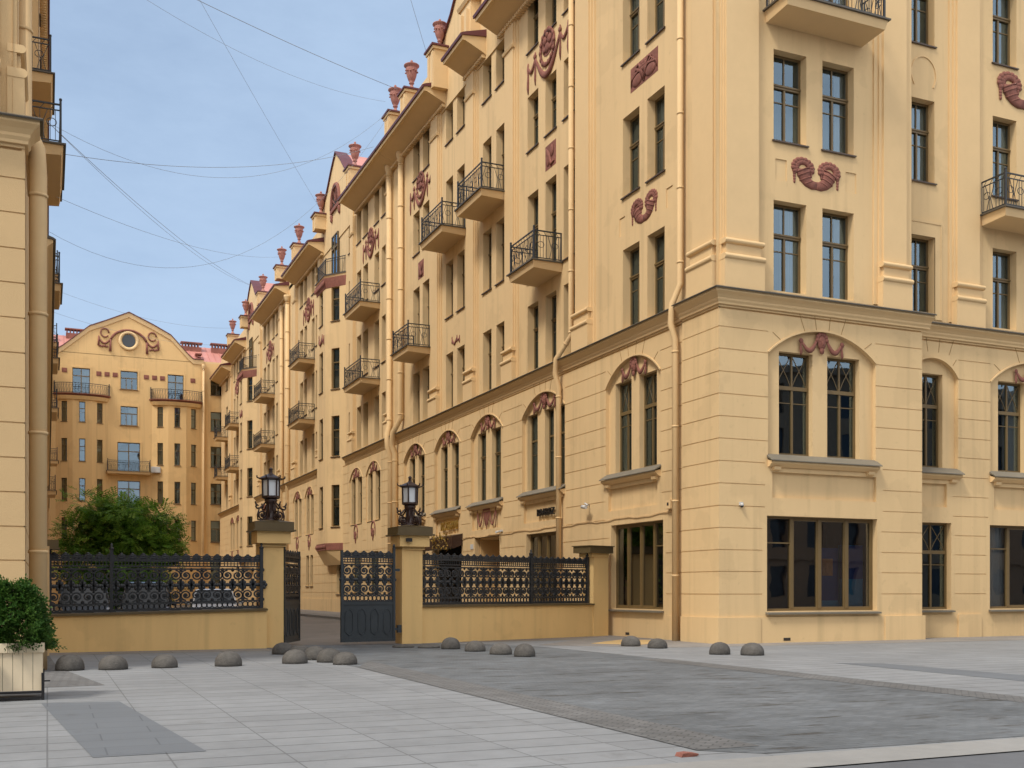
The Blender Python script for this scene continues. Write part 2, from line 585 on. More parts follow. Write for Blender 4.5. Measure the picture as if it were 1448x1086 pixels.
# ------------------------------------------------------------------ windows (shared meshes)
_win = {}
def window_meshes(w, h, kind):
    key = (round(w, 2), round(h, 2), kind)
    if key in _win:
        return _win[key]
    w, h, _ = key
    b = MB()
    t, d = 0.075, 0.05
    def bar(x0, x1, z0, z1, dd=d):
        b.box(x0, x1, -dd, dd, z0, z1)
    hw = w / 2
    bar(-hw, -hw + t, 0, h); bar(hw - t, hw, 0, h)
    bar(-hw + t, hw - t, 0, t); bar(-hw + t, hw - t, h - t, h)
    if kind == 'tall':
        tz = h * 0.64
        bar(-hw + t, hw - t, tz - 0.05, tz + 0.05, 0.07)
        b.box(-hw + 0.02, hw - 0.02, 0.07, 0.10, tz + 0.02, tz + 0.07)
        bar(-0.035, 0.035, t, tz - 0.05, 0.055); bar(-0.022, 0.022, tz + 0.05, h - t, 0.03)
        zb = tz * 0.74
        bar(-hw + t, -0.035, zb - 0.015, zb + 0.015, 0.025); bar(0.035, hw - t, zb - 0.015, zb + 0.015, 0.025)
    elif kind == 'lattice':
        tz = h * 0.66
        bar(-hw + t, hw - t, tz - 0.06, tz + 0.06, 0.07)
        bar(-0.035, 0.035, t, tz - 0.06, 0.055); bar(-0.03, 0.03, tz + 0.06, h - t, 0.04)
        zb = tz * 0.78
        bar(-hw + t, -0.035, zb - 0.013, zb + 0.013, 0.025); bar(0.035, hw - t, zb - 0.013, zb + 0.013, 0.025)
        for x0, x1 in ((-hw + t, -0.03), (0.03, hw - t)):
            xm = (x0 + x1) / 2
            b.tube([(x0, 0.0, tz + .06), (x0 + .25 * (x1 - x0), .0, tz + .06 + .3 * (h - t - tz - .06)), (x1, 0.0, h - t)], 0.016, 4)
            b.tube([(x1, 0.0, tz + .06), (x1 - .25 * (x1 - x0), .0, tz + .06 + .3 * (h - t - tz - .06)), (x0, 0.0, h - t)], 0.016, 4)
    elif kind == 'narrow':
        tz = h * 0.66
        bar(-hw + t, hw - t, tz - 0.04, tz + 0.04, 0.06)
        zb = tz * 0.72
        bar(-hw + t, hw - t, zb - 0.012, zb + 0.012, 0.025)
    elif kind == 'triple':
        tz = h * 0.62
        bar(-hw + t, hw - t, tz - 0.05, tz + 0.05, 0.06)
        for x in (-w / 6, w / 6):
            bar(x - 0.04, x + 0.04, t, tz - .05, 0.055)
    elif kind == 'door':
        tz = h * 0.70
        bar(-hw + t, hw - t, tz - 0.05, tz + 0.05, 0.06)
        bar(-0.05, 0.05, t, h - t, 0.055)
    elif kind in ('shop', 'shopfront'):
        xs = [-hw + w * k / 4 for k in (1, 2, 3)]
        for x in xs:
            bar(x - 0.06, x + 0.06, t, h - t, 0.065)
        zz = h * 0.72
        if kind == 'shop': bar(-hw + t, xs[0] - .06, zz - .02, zz + .02, 0.03)
        else: bar(xs[2] + .06, hw - t, zz - .02, zz + .02, 0.03)
        for x0, x1 in ((xs[0] + .06, xs[1] - .06), (xs[1] + .06, xs[2] - .06), (xs[2] + .06, hw - t) if kind == 'shop' else (-hw + t, xs[0] - .06)):
            bar(x0, x0 + .04, t, h - t, .045); bar(x1 - .04, x1, t, h - t, .045)
            bar(x0 + .04, x1 - .04, t, t + .05, .045); bar(x0 + .04, x1 - .04, h - t - .05, h - t, .045)
    fm = b.mesh("window_frame", M['frame'])
    p = MB()
    p.face([(-hw + t, 0, h - t), (hw - t, 0, h - t), (hw - t, 0, t), (-hw + t, 0, t)])
    pm = p.mesh("pane", M['shopglass'] if kind.startswith('shop') else M['glass'])
    _win[key] = (fm, pm)
    return _win[key]

def wavy(x0, x1, z0, z1, amp, waves, y=0.0, taper=0.0):
    b = MB()
    n = max(8, int(waves * 6))
    prev = None
    for i in range(n + 1):
        u = i / n
        x = x0 + (x1 - x0) * u
        yy = y + amp * math.sin(u * waves * 2 * math.pi + math.sin(u * 9) * .8)
        cur = (x, yy)
        if prev:
            b.face([(prev[0], prev[1], z0), (cur[0], cur[1], z0), (cur[0] * (1 - taper), cur[1], z1), (prev[0] * (1 - taper), prev[1], z1)], 0, True)
        prev = cur
    return b
# curtain kinds, unit size (width 1 about 0, height 1)
_ca = wavy(-0.5, -0.22, 0, 1, 0.03, 4); _cb = wavy(0.24, 0.5, 0, 1, 0.03, 4)
_off = len(_ca.v)
_ca.v += _cb.v; _ca.f += [[i + _off for i in f] for f in _cb.f]; _ca.m += _cb.m; _ca.smooth += _cb.smooth
CURT = [_ca.mesh("side_curtains", M['curtain']), wavy(-0.5, 0.5, 0, 1, 0.025, 12).mesh("net_curtain", M['curtain']),
        wavy(-0.5, 0.02, 0, 1, 0.03, 7).mesh("half_curtain", M['curtain'])]
_bl = MB(); _bl.box(-0.5, 0.5, -0.01, 0.01, 0.6, 1)
CURT.append(_bl.mesh("roller_blind", M['blind']))
_bl = MB(); _bl.box(-0.5, 0.5, -0.01, 0.01, 0.35, 1)
CURT.append(_bl.mesh("roller_blind", M['blind']))

def rot_of(fr):
    return fr.ang - math.pi / 2

def put_window(fr, parent, s0, s1, z0, z1, o, kind, sill=True, curtain=None, sillo=None):
    """frame at outward position o; sill flush at the wall face sillo"""
    w, h = s1 - s0, z1 - z0
    fm, pm = window_meshes(w, h, kind)
    c = fr.P((s0 + s1) / 2, o, z0)
    wo_ = inst("window", fm, parent, c, rot_of(fr))
    # sub-parts: parented to the turned window object, given in its own coordinates
    p = bpy.data.objects.new("pane", pm); col.objects.link(p); p.parent = wo_
    if curtain is None:
        curtain = rnd.choice([0, 0, 1, 2, 2, 3, None, None])
    if curtain is not None and curtain >= 0:
        cu = bpy.data.objects.new("blind" if curtain >= 3 else "curtain", CURT[curtain]); col.objects.link(cu); cu.parent = wo_
        cu.location = (0, -0.16, 0.06)
        cu.scale = (w - 0.1, 1, h - 0.1)
    if sill and sillo is not None:
        key = ('sill', round(w, 2), round(sillo - o, 2))
        if key not in _win:
            b = MB()
            d = sillo - o
            b.hexa([(-w / 2 - .06, d - .02, -.05), (w / 2 + .06, d - .02, -.05), (w / 2 + .06, d + .07, -.07), (-w / 2 - .06, d + .07, -.07)],
                   [(-w / 2 - .06, d - .02, -.005), (w / 2 + .06, d - .02, -.005), (w / 2 + .06, d + .07, -.025), (-w / 2 - .06, d + .07, -.025)])
            b.box(-w / 2 + .002, w / 2 - .002, .05, d - .02, -.03, -.004)
            _win[key] = b.mesh("sill", M['sill'])
        s_ = bpy.data.objects.new("sill", _win[key]); col.objects.link(s_); s_.parent = wo_
    return wo_

# ------------------------------------------------------------------ walls with relief and openings
def arc_z(sc, half, zs, za):
    h = za - zs
    r = (half * half + h * h) / (2 * h)
    return lambda s: zs + math.sqrt(max(r * r - (s - sc) ** 2, 0)) - (r - h)

def build_wall(fr, parent, s0, s1, z0, z1, base, rects, opens, arches=(), mat=None, name="wall", room=1.1):
    """relief grid.  rects: (s0,s1,z0,z1,offset), later ones win.  opens: (s0,s1,z0,z1,face offset,reveal depth).
    arches: (centre, half width, spring z, crown z, recess, offset)"""
    mat = mat or M['stucco']
    b = MB(fr)
    S, Z = {s0, s1}, {z0, z1}
    holes = [(a[0], a[1], a[2], a[3]) for a in opens] + [(c - h, c + h, zs, za + .06) for c, h, zs, za, _, _ in arches]
    for r in list(rects) + holes:
        for v in r[:2]:
            if s0 < v < s1: S.add(round(v, 4))
        for v in r[2:4]:
            if z0 < v < z1: Z.add(round(v, 4))
    S, Z = sorted(S), sorted(Z)
    ns, nz_ = len(S) - 1, len(Z) - 1
    G = [[base] * ns for _ in range(nz_)]
    def span(L, a, c):
        import bisect
        return bisect.bisect_left(L, a - 1e-4), bisect.bisect_left(L, c - 1e-4)
    for r in rects:
        i0, i1 = span(S, max(r[0], s0), min(r[1], s1))
        j0, j1 = span(Z, max(r[2], z0), min(r[3], z1))
        for j in range(j0, min(j1, nz_)):
            row = G[j]
            for i in range(i0, min(i1, ns)):
                row[i] = r[4]
    for r in holes:
        i0, i1 = span(S, max(r[0], s0), min(r[1], s1))
        j0, j1 = span(Z, max(r[2], z0), min(r[3], z1))
        for j in range(j0, min(j1, nz_)):
            for i in range(i0, min(i1, ns)):
                G[j][i] = None
    for j in range(nz_):
        i = 0
        while i < ns:
            g = G[j][i]
            k = i
            while k + 1 < ns and G[j][k + 1] == g: k += 1
            if g is not None:
                b.face([(S[i], g, Z[j]), (S[k + 1], g, Z[j]), (S[k + 1], g, Z[j + 1]), (S[i], g, Z[j + 1])])
            if k + 1 < ns:
                g2 = G[j][k + 1]
                if g is not None and g2 is not None:
                    b.face([(S[k + 1], g, Z[j]), (S[k + 1], g2, Z[j]), (S[k + 1], g2, Z[j + 1]), (S[k + 1], g, Z[j + 1])])
            i = k + 1
    for j in range(nz_ - 1):
        i = 0
        while i < ns:
            a, c = G[j][i], G[j + 1][i]
            k = i
            while k + 1 < ns and G[j][k + 1] == a and G[j + 1][k + 1] == c: k += 1
            if a is not None and c is not None and a != c:
                b.face([(S[i], a, Z[j + 1]), (S[k + 1], a, Z[j + 1]), (S[k + 1], c, Z[j + 1]), (S[i], c, Z[j + 1])])
            i = k + 1
    for a0, a1, b0, b1, o, dep in opens:
        i_, e = o - dep, o - dep - room
        for (p, q) in (((a0, b0), (a0, b1)), ((a0, b1), (a1, b1)), ((a1, b1), (a1, b0)), ((a1, b0), (a0, b0))):
            b.face([(p[0], o, p[1]), (q[0], o, q[1]), (q[0], i_, q[1]), (p[0], i_, p[1])])
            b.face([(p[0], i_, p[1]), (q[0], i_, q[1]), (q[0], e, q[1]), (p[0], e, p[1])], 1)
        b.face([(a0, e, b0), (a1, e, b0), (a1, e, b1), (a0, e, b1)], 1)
    for c, h, zs, za, rec, o in arches:
        A = arc_z(c, h, zs, za)
        ss = {c - h, c + h}
        for k in range(1, 28): ss.add(c - h + 2 * h * k / 28)
        tops = [(q[0], q[1], q[3]) for q in opens if q[0] > c - h - .01 and q[1] < c + h + .01 and q[2] < zs < q[3]]
        for q in tops: ss.add(q[0]); ss.add(q[1])
        ss = sorted(ss)
        for x0, x1 in zip(ss, ss[1:]):
            xm = (x0 + x1) / 2
            zb = zs
            for q in tops:
                if q[0] < xm < q[1]: zb = q[2]
            y0, y1 = A(x0), A(x1)
            if y0 > zb or y1 > zb:
                b.face([(x0, o - rec, zb), (x1, o - rec, zb), (x1, o - rec, max(y1, zb)), (x0, o - rec, max(y0, zb))])
            b.face([(x0, o, y0), (x1, o, y1), (x1, o, za + .06), (x0, o, za + .06)])
            b.face([(x0, o, y0), (x1, o, y1), (x1, o - rec, y1), (x0, o - rec, y0)])
        n = 24
        b.tube([(c - h * 1.0 + 2 * h * k / n, o + .005, A(c - h + 2 * h * k / n) + .03) for k in range(n + 1)], 0.035, 4)
    return b.build(name, [mat, M['dark']], parent)

GROOVES = [1.51, 2.2, 2.86, 3.53, 4.2, 4.88, 5.56, 6.24, 6.92, 7.6, 8.27, 8.96, 9.63]
def grooves(s0, s1, zmin=0.9, zmax=10.0, base=0.0, d=0.02, h=0.028):
    return [(s0, s1, z - h / 2, z + h / 2, base - d) for z in GROOVES if zmin < z < zmax] + [(s0, s1, 10.17, 10.23, base - .06)]

def cornice(fr, parent, s0, s1, base=0.0, z=10.3, ret=0.15, mit=None, mit2=None):
    """moulded string course with a dark sloping flashing on top"""
    b = MB(fr)
    b.prism([(base - .02, z), (base + .06, z), (base + .06, z + .06), (base + .10, z + .12), (base + .10, z + .18), (base + .17, z + .26),
             (base + .27, z + .34), (base + .27, z + .42), (base - .02, z + .44)], s0, s1, mit=mit, mit2=mit2)
    f = MB(fr)
    f.prism([(base - .02, z + .445), (base + .275, z + .425), (base + .33, z + .40), (base + .34, z + .43), (base + .28, z + .47), (base - .3, z + .68), (base - .3, z + .5)], s0 - (.03 if mit is None else 0), s1 + (.03 if mit2 is None else 0), mit=mit, mit2=mit2)
    o = b.build("cornice", M['stucco_trim'], parent)
    f.build("flashing", M['flashdark'], o)
    return o

def sill_shelf(fr, parent, s0, s1, z=5.87, base=0.0, drop=0.22):
    """sloping grey sheet shelf under a pair of windows, on a small cornice with brackets"""
    f = MB(fr)
    f.prism([(base - .32, z + .01), (base - .06, z - .01), (base + .26, z - drop), (base + .26, z - drop - .03), (base - .1, z - .06)], s0, s1)
    b = MB(fr)
    zz = z - drop - .03
    b.prism([(base - .02, zz + .05), (base + .2, zz - .0), (base + .2, zz - .06), (base + .12, zz - .12), (base + .06, zz - .17), (base - .02, zz - .17)], s0 + .04, s1 - .04)
    for s in (s0 + .32, s1 - .32):
        b.prism([(base - .01, zz - .165), (base + .14, zz - .165), (base + .12, zz - .26), (base - .01, zz - .30)], s - .13, s + .13)
    o = b.build("sill_cornice", M['stucco_trim'], parent)
    f.build("sill_flashing", M['flash'], o)
    return o

def pilaster(fr, parent, s0, s1, z0, z1, base, side=0.28, ped=True, capital=False, d=0.17):
    """tall flat shaft with stepped edges on a moulded pedestal"""
    b = MB(fr)
    b.box(s0, s1, base - .02, base + d, z0, z1)
    b.box(s0 - side * .45, s1 + side * .45, base - .02, base + d * .62, z0, z1 - .002)
    b.box(s0 - side, s1 + side, base - .02, base + d * .3, z0, z1 - .004)
    if ped:
        b.box(s0 - .14, s1 + .14, base - .02, base + d + .12, z0 - .32, z0 + .75)
        b.box(s0 - .05, s1 + .05, base - .02, base + d + .05, z0 + .75, z0 + 1.3)
        for zz, e, r in ((z0 + .80, .15, .09), (z0 + 1.28, .13, .08)):
            pr = [(base - .02, zz - r)] + [(base + d + e - .06 + r * math.cos(t * math.pi / 6), zz + r * math.sin(t * math.pi / 6)) for t in range(-3, 4)] + [(base - .02, zz + r)]
            b.prism(pr, s0 - e, s1 + e)
    if capital:
        b.prism([(base - .02, z1 - 1.25), (base + d + .06, z1 - 1.22), (base + d + .1, z1 - 1.12), (base - .02, z1 - 1.08)], s0 - .08, s1 + .08)
    return b.build("pilaster", M['stucco_trim'], parent)

def eave(fr, parent, s0, s1, base=-.15, z=26.75, reach=1.0, dent=True):
    b = MB(fr)
    b.prism([(base, z - .1), (base + .12, z), (base + .2, z + .05), (base + reach + .1, z + .45), (base + reach + .25, z + .45), (base + reach + .27, z + .66), (base, z + .8)], s0, s1)
    if dent:
        n = int((s1 - s0) / .22)
        for k in range(n):
            s = s0 + .06 + k * .22
            b.box(s, s + .11, base + .0, base + .26, z - .16, z - .02)
    o = b.build("eave", M['stucco_trim'], parent)
    r = MB(fr)
    x = base + reach
    r.prism([(base, z + .805), (x + .275, z + .665), (x + .27, z + .60), (x + .34, z + .60), (x + .36, z + .72), (x + .2, z + .80), (base, z + 1.15)], s0 - .06, s1 + .06)
    r.build("gutter_edge", M['roofedge'], o)
    return o

def roof_slope(fr, parent, s0, s1, base=-.15, z=27.6, back=11.5, rise=2.2, mat='roof'):
    b = MB(fr)
    b.prism([(base, z), (base - back / 2, z + rise), (base - back, z), (base - back, z - .3), (base, z - .3)], s0, s1)
    n = int((s1 - s0) / 0.7)
    for k in range(n):
        s = s0 + .35 + k * .7
        b.hexa([(s, base, z + .002), (s + .03, base, z + .002), (s + .03, base - back / 2, z + rise + .002), (s, base - back / 2, z + rise + .002)],
               [(s, base, z + .05), (s + .03, base, z + .05), (s + .03, base - back / 2, z + rise + .05), (s, base - back / 2, z + rise + .05)])
    return b.build("roof", M[mat], parent)

def core(fr, parent, s0, s1, z1, base=-1.9, back=-11.5, mat='stucco', z0=-.3):
    b = MB(fr)
    b.box(s0, s1, back, base, z0, z1)
    return b.build("rear_block", M[mat], parent)

def drainpipe(parent, pts, r=0.13, step=2.4, hopper=False, mat='pipe'):
    b = MB()
    b.tube(pts, r, 10)
    for p, q in zip(pts, pts[1:]):
        p, q = Vector(p), Vector(q)
        L = (q - p).length
        if L < 1.0: continue
        k = 0.4
        while k < L:
            c = p.lerp(q, k / L)
            d = (q - p).normalized() * .03
            b.tube([c - d, c + d], r * 1.12, 10)
            k += step
    if hopper:
        x, y, z = pts[0]
        b.lathe([(r, -.35), (r * 1.25, -.1), (r * 1.7, .15), (r * 1.7, .3)], (x, y, z), 10)
    return b.build("drainpipe", M[mat], parent)

# ------------------------------------------------------------------ balconies
def balcony(fr, parent, s0, s1, zt, base, reach, thick=0.32, rail=1.16, plant=False):
    o1 = base + reach
    b = MB(fr)
    b.hexa([(s0 + .06, base - .02, zt - thick - .06), (s1 - .06, base - .02, zt - thick - .06), (s1 - .06, o1 - .06, zt - thick), (s0 + .06, o1 - .06, zt - thick)],
           [(s0, base - .02, zt - .05), (s1, base - .02, zt - .05), (s1, o1, zt - .05), (s0, o1, zt - .05)])
    sl_ = b.build("balcony", M['stucco_trim'], parent)
    f = MB(fr)
    f.box(s0 - .07, s1 + .07, base - .02, o1 + .07, zt - .048, zt)
    f.build("slab_edge", M['flashdark'], sl_)
    r = MB(fr)
    def bar(p, q, t): r.tube([p, q], t, 4)
    a0, a1, e = s0 + .08, s1 - .08, o1 - .08
    zr = zt + rail
    for s in (a0, a1):
        bar((s, e, zt), (s, e, zr + .12), .045)
        r.ball((s, e, zr + .15), (.05, .05, .05), 6, 4)
        bar((s, base + .03, zt), (s, base + .03, zr), .03)
        for zz, t in ((zr, .032), (zr - .17, .022), (zt + .09, .022)):
            bar((s, base, zz), (s, e, zz), t)
    for zz, t in ((zr, .032), (zr - .17, .022), (zt + .09, .022)):
        bar((a0, e, zz), (a1, e, zz), t)
    def fill(p, q):
        p, q = Vector(p), Vector(q)
        L = (q - p).length
        n = max(3, int(L / .125))
        for k in range(1, n):
            c = p.lerp(q, k / n)
            d = (q - p) / n
            if k % 6 in (2, 4):
                sg = 1 if k % 6 == 2 else -1
                r.tube([(c.x, c.y, zt + .09), (c.x + d.x * .75 * sg, c.y + d.y * .75 * sg, zt + .48), (c.x - d.x * .5 * sg, c.y - d.y * .5 * sg, zr - .17)], .013, 4)
            else:
                r.tube([(c.x, c.y, zt + .09), (c.x, c.y, zr - .17)], .012, 4)
            if k % 2:
                r.tube([(c.x, c.y, zr - .17), (c.x + d.x, c.y + d.y, zr)], .010, 4)
        # a belt of scrolls halfway up
        for k in range(max(1, int(L / .45))):
            c = p.lerp(q, (k + .5) / max(1, int(L / .45)))
            u = (q - p).normalized()
            pts = []
            for j in range(11):
                an = j / 10 * 2 * math.pi
                pts.append((c.x + u.x * .14 * math.cos(an), c.y + u.y * .14 * math.cos(an), zt + .62 + .12 * math.sin(an)))
            r.tube(pts, .013, 4, caps=False)
    fill((a0, e, 0), (a1, e, 0))
    fill((a0, base, 0), (a0, e, 0))
    fill((a1, base, 0), (a1, e, 0))
    r.build("railing", M['iron'], sl_)
    if plant:
        tag(sl_, None)
    return sl_

# ------------------------------------------------------------------ terracotta reliefs, in (s,o,z) about their centre
def sag(x0, z0, x1, z1, dip, n=9, o=.06):
    return [(x0 + (x1 - x0) * k / n, o + .03 * math.sin(math.pi * k / n), z0 + (z1 - z0) * k / n - dip * math.sin(math.pi * k / n)) for k in range(n + 1)]
def swell(a, bmax, n=9):
    return [a + (bmax - a) * math.sin(math.pi * k / n) for k in range(n + 1)]
def place(fr, s, o, z, src):
    """rebuild a local relief MB in facade frame"""
    b = MB(fr)
    b.v = [fr.P(s + p.x, o + p.y, z + p.z) for p in src.v]
    b.f, b.m, b.smooth = src.f, src.m, src.smooth
    return b
def tassel(b, x, z0, z1, r=.06):
    n = 5
    b.tube([(x + .012 * math.sin(k * 2), .05, z0 + (z1 - z0) * k / n) for k in range(n + 1)], [r * .55, r * .9, r * .7, r, r * 1.05, r * .3], 6)
def rel_garland():
    b = MB()
    # medallion with rosettes, a long festoon under it, small loops and ribbons at both sides
    n = 20
    ring = [(.62 * math.cos(2 * math.pi * k / n), .06, .28 + .72 * math.sin(2 * math.pi * k / n)) for k in range(n + 1)]
    b.tube(ring, .09, 6, caps=False)
    for k in range(14):
        an = 2 * math.pi * k / 14
        b.ball((.62 * math.cos(an), .10, .28 + .72 * math.sin(an)), (.12, .10, .12), 6, 4)
    b.slab([(.5 * math.cos(2 * math.pi * k / 14), .42 + .5 * math.sin(2 * math.pi * k / 14)) for k in range(14)], .0, .05)
    for x, z, q in ((-.22, .55, .2), (.2, .62, .2), (.0, .25, .22), (-.28, .15, .12), (.26, .2, .12), (0, .8, .14)):
        b.ball((x, .07, z), (q, .12, q), 8, 5)
    b.tube(sag(-1.15, .35, 1.15, .35, 1.25, 14), swell(.05, .15, 14), 8)
    for sgn in (-1, 1):
        b.tube(sag(sgn * 1.15, .35, sgn * 1.85, .30, .42), swell(.035, .085), 6)
        tassel(b, sgn * 1.15, .62, -.85, .07)
        tassel(b, sgn * 1.85, .45, -.95, .08)
        b.ball((sgn * 1.15, .08, .42), (.13, .1, .13), 7, 4)
    return b
def rel_swaghead(w=1.7):
    b = MB()
    h = w / 2
    b.ball((0, .05, .0), (.17, .13, .24), 10, 8)            # a mask
    b.ball((0, .17, -.03), (.045, .06, .08), 6, 4)
    b.ball((-.08, .14, .05), (.045, .03, .03), 6, 4); b.ball((.08, .14, .05), (.045, .03, .03), 6, 4)
    b.ball((0, .14, -.13), (.08, .03, .03), 6, 4)
    b.ball((0, .08, -.25), (.1, .07, .12), 7, 4)
    for k in range(7):
        an = math.pi * k / 6
        b.ball((.19 * math.cos(an), .09, .08 + .2 * math.sin(an)), (.08, .07, .08), 6, 4)
    for sg in (-1, 1):
        b.tube(sag(sg * .17, .12, sg * h * .92, -.02, .34), swell(.035, .085), 7)
        tassel(b, sg * h * .95, .06, -.46, .055)
        b.ball((sg * h * .95, .07, .0), (.09, .07, .09), 6, 4)
    return b
def rel_horns():
    """two horns of plenty joined foot to foot, fruit arching over each mouth"""
    b = MB()
    for sg in (-1, 1):
        ctl = [(.0, -.46, .13), (.17, -.46, .15), (.34, -.38, .17), (.47, -.24, .20), (.54, -.06, .22), (.56, .10, .24)]
        b.tube([(sg * x, .05, z) for x, z, r in ctl], [r * 1.28 for x, z, r in ctl], 10, flat=(.6, 1))
        for x, z, r in ctl[2:]:
            b.tube([(sg * (x - .012), .05, z - .02), (sg * (x + .008), .05, z + .02)], r * 1.38, 10, flat=(.62, 1))
        for ring, rr, br in ((0, .27, .13), (1, .40, .115)):
            for k in range(11):
                an = rad(195 - 225 * k / 10)
                b.ball((sg * (.56 - rr * math.cos(an)) if False else sg * (.56 + rr * math.cos(an)), .07, .16 + rr * .85 * math.sin(an)), (br, .09, br * .9), 6, 4)
        for k in range(5):
            b.ball((sg * .92, .06, .02 - .11 * k), (.085 - .008 * k, .07, .08), 6, 4)
        for k in range(3):
            b.ball((sg * .22, .06, .04 - .08 * k), (.075 - .012 * k, .07, .07), 6, 4)
    return b
def rel_tile(w, h):
    b = MB()
    b.box(-w / 2, w / 2, -.02, .015, -h / 2, h / 2)
    for sg in (-1, 1):
        b.ball((sg * w * .24, .02, -h * .18), (w * .2, .09, h * .26), 9, 6)
        for k in range(4):
            t = k / 3
            b.tube([(sg * .02, .04, -h * .42), (sg * w * (.05 + .1 * t), .08, h * (.0 + .05 * k)), (sg * w * (.18 + .27 * t), .06, h * (.42 - .14 * k)), (sg * w * (.30 + .17 * t), .04, h * (.30 - .2 * k))], [.03, .045, .05, .03], 5)
    for k in range(6):
        an = 2 * math.pi * k / 6
        b.ball((w * .07 * math.cos(an), .06, h * .22 + h * .13 * math.sin(an)), (w * .07, .07, h * .12), 6, 4)
    b.ball((0, .08, h * .22), (w * .05, .06, h * .08), 6, 4)
    return b
def rel_square(w):
    b = MB()
    b.box(-w / 2, w / 2, -.02, .02, -w / 2, w / 2)
    b.tube([(-w * .38, .06, -w * .3), (-w * .1, .09, -w * .38), (w * .1, .1, w * .05), (w * .4, .06, w * .38)], [.05, .1, .12, .05], 6)
    b.ball((-w * .15, .06, w * .16), (w * .16, .08, w * .24), 8, 5)
    b.ball((w * .22, .06, -w * .16), (w * .17, .08, w * .22), 8, 5)
    return b
def rel_swag(w=1.8):
    b = MB()
    h = w / 2
    b.tube(sag(-h * .45, .1, h * .6, .18, .55), swell(.05, .12), 7)
    b.tube(sag(-h, -.1, -h * .45, .1, .25), swell(.04, .09), 7)
    for x, z in ((-h * .45, .1), (h * .6, .2), (-h, -.05)):
        tassel(b, x, z + .15, z - .55, .08)
    return b
def rel_keyhole():
    b = MB()
    n = 12
    b.tube([(.42 * math.cos(math.pi * k / n), .05, .25 + .5 * math.sin(math.pi * k / n)) for k in range(n + 1)], .08, 6)
    for sg in (-1, 1): b.tube([(sg * .42, .05, .25), (sg * .42, .05, -.25)], [.08, .03], 6)
    b.ball((0.05, .06, -.05), (.22, .12, .38), 8, 6)
    b.ball((0.05, .08, -.4), (.1, .08, .2), 6, 4)
    for k in range(5): b.ball((.05 + .17 * math.cos(k * 1.3), .12, -.02 + .2 * math.sin(k * 1.3)), (.09, .07, .09), 6, 4)
    return b
def rel_drape(w=2.4):
    b = MB()
    h = w / 2
    for k in range(5):
        x = -.3 + .15 * k
        tassel(b, x, .42, -.15 - .20 * (2 - abs(k - 2)), .05)
    b.box(-.42, .42, 0, .09, .36, .5)
    for sg in (-1, 1):
        b.tube(sag(sg * .4, .42, sg * h * .95, .42, .75), swell(.03, .06), 6)
        b.tube([(sg * h * .95, .04, .48), (sg * h * .95, .04, -.5)], [.05, .02], 5)
    return b
R_GAR, R_HEAD, R_HORN, R_SWAG, R_KEY, R_DRAPE = rel_garland(), rel_swaghead(), rel_horns(), rel_swag(), rel_keyhole(), rel_drape()
def relief(fr, parent, s, o, z, src, name="relief", label=None, sc=None):
    sc = (sc[0], sc[1] * .5, sc[2]) if sc else (1, .5, 1)
    if sc:
        src2 = MB(); src2.v = [Vector((p.x * sc[0], p.y * sc[1], p.z * sc[2])) for p in src.v]
        src2.f, src2.m, src2.smooth = src.f, src.m, src.smooth
        src = src2
    ob = place(fr, s, o, z, src).build(name, M['terra'], parent)
    if label: ob["label"] = label
    return ob

URN = [(.34, 0), (.34, .12), (.24, .2), (.13, .42), (.11, .55), (.2, .6), (.2, .66), (.14, .7), (.24, .82), (.36, 1.15), (.43, 1.6), (.44, 1.72), (.40, 1.76), (.40, 1.8), (.58, 1.9), (.58, 1.96), (.34, 2.06), (.1, 2.12), (.06, 2.16), (.1, 2.22), (.1, 2.3), (.03, 2.38)]
_u = MB(); _u.lathe(URN, (0, 0, 0), 16)
for k in range(12):
    an = 2 * math.pi * k / 12
    _u.ball((.45 * math.cos(an), .45 * math.sin(an), 1.52 - .05 * (k % 3)), (.07, .07, .07), 5, 4)
URN_ME = _u.mesh("urn", M['urn'])
def urn(fr, parent, s, o, zb, zt, ped=1.2):
    """urn between zb and zt on a plastered pedestal"""
    b = MB(fr)
    b.box(s - .5, s + .5, o - .5, o + .5, zb - ped, zb - .28)
    b.box(s - .58, s + .58, o - .58, o + .58, zb - .28, zb - .13)
    for k in (-1, 1):
        b.box(s + k * .3 - .12, s + k * .3 + .12, o + .505, o + .54, zb - ped, zb - .32)
    pd = b.build("urn_pedestal", M['stucco_trim'], parent)
    c = MB(fr)
    c.box(s - .66, s + .66, o - .66, o + .66, zb - .13, zb - .04)
    c.box(s - .45, s + .45, o - .45, o + .45, zb - .04, zb)
    c.build("pedestal_cap", M['roofedge'], pd)
    sc = (zt - zb) / 2.38
    p = fr.P(s, o, zb)
    ob = inst("urn", URN_ME, parent, p, 0, (sc, sc, sc))
    return ob

# =================================================================== GROUND
def sheet(name, pts, z, mat, thick=None):
    b = MB()
    if thick:
        b.slab_h = None
        n = len(pts)
        lo = [b.pt(x, y, z - thick) for x, y in pts]; hi = [b.pt(x, y, z) for x, y in pts]
        b.f.append(hi); b.m.append(0); b.smooth.append(False)
        for i in range(n):
            j = (i + 1) % n
            b.f.append([lo[i], lo[j], hi[j], hi[i]]); b.m.append(0); b.smooth.append(False)
    else:
        b.face([(x, y, z) for x, y in pts])
    o = b.build(name, mat)
    return tag(o, kind="structure")
sheet("ground", [(-600, -500), (700, -500), (700, 900), (-600, 900)], -0.012, M['road'])
sheet("plaza_paving", [(-40, 8.62), (60, 8.62), (60, 35), (-40, 35)], 0.0, M['plaza'])
sheet("paving_edge", [(-40, 7.92), (60, 7.92), (60, 8.62), (-40, 8.62)], 0.001, M['kerb'])
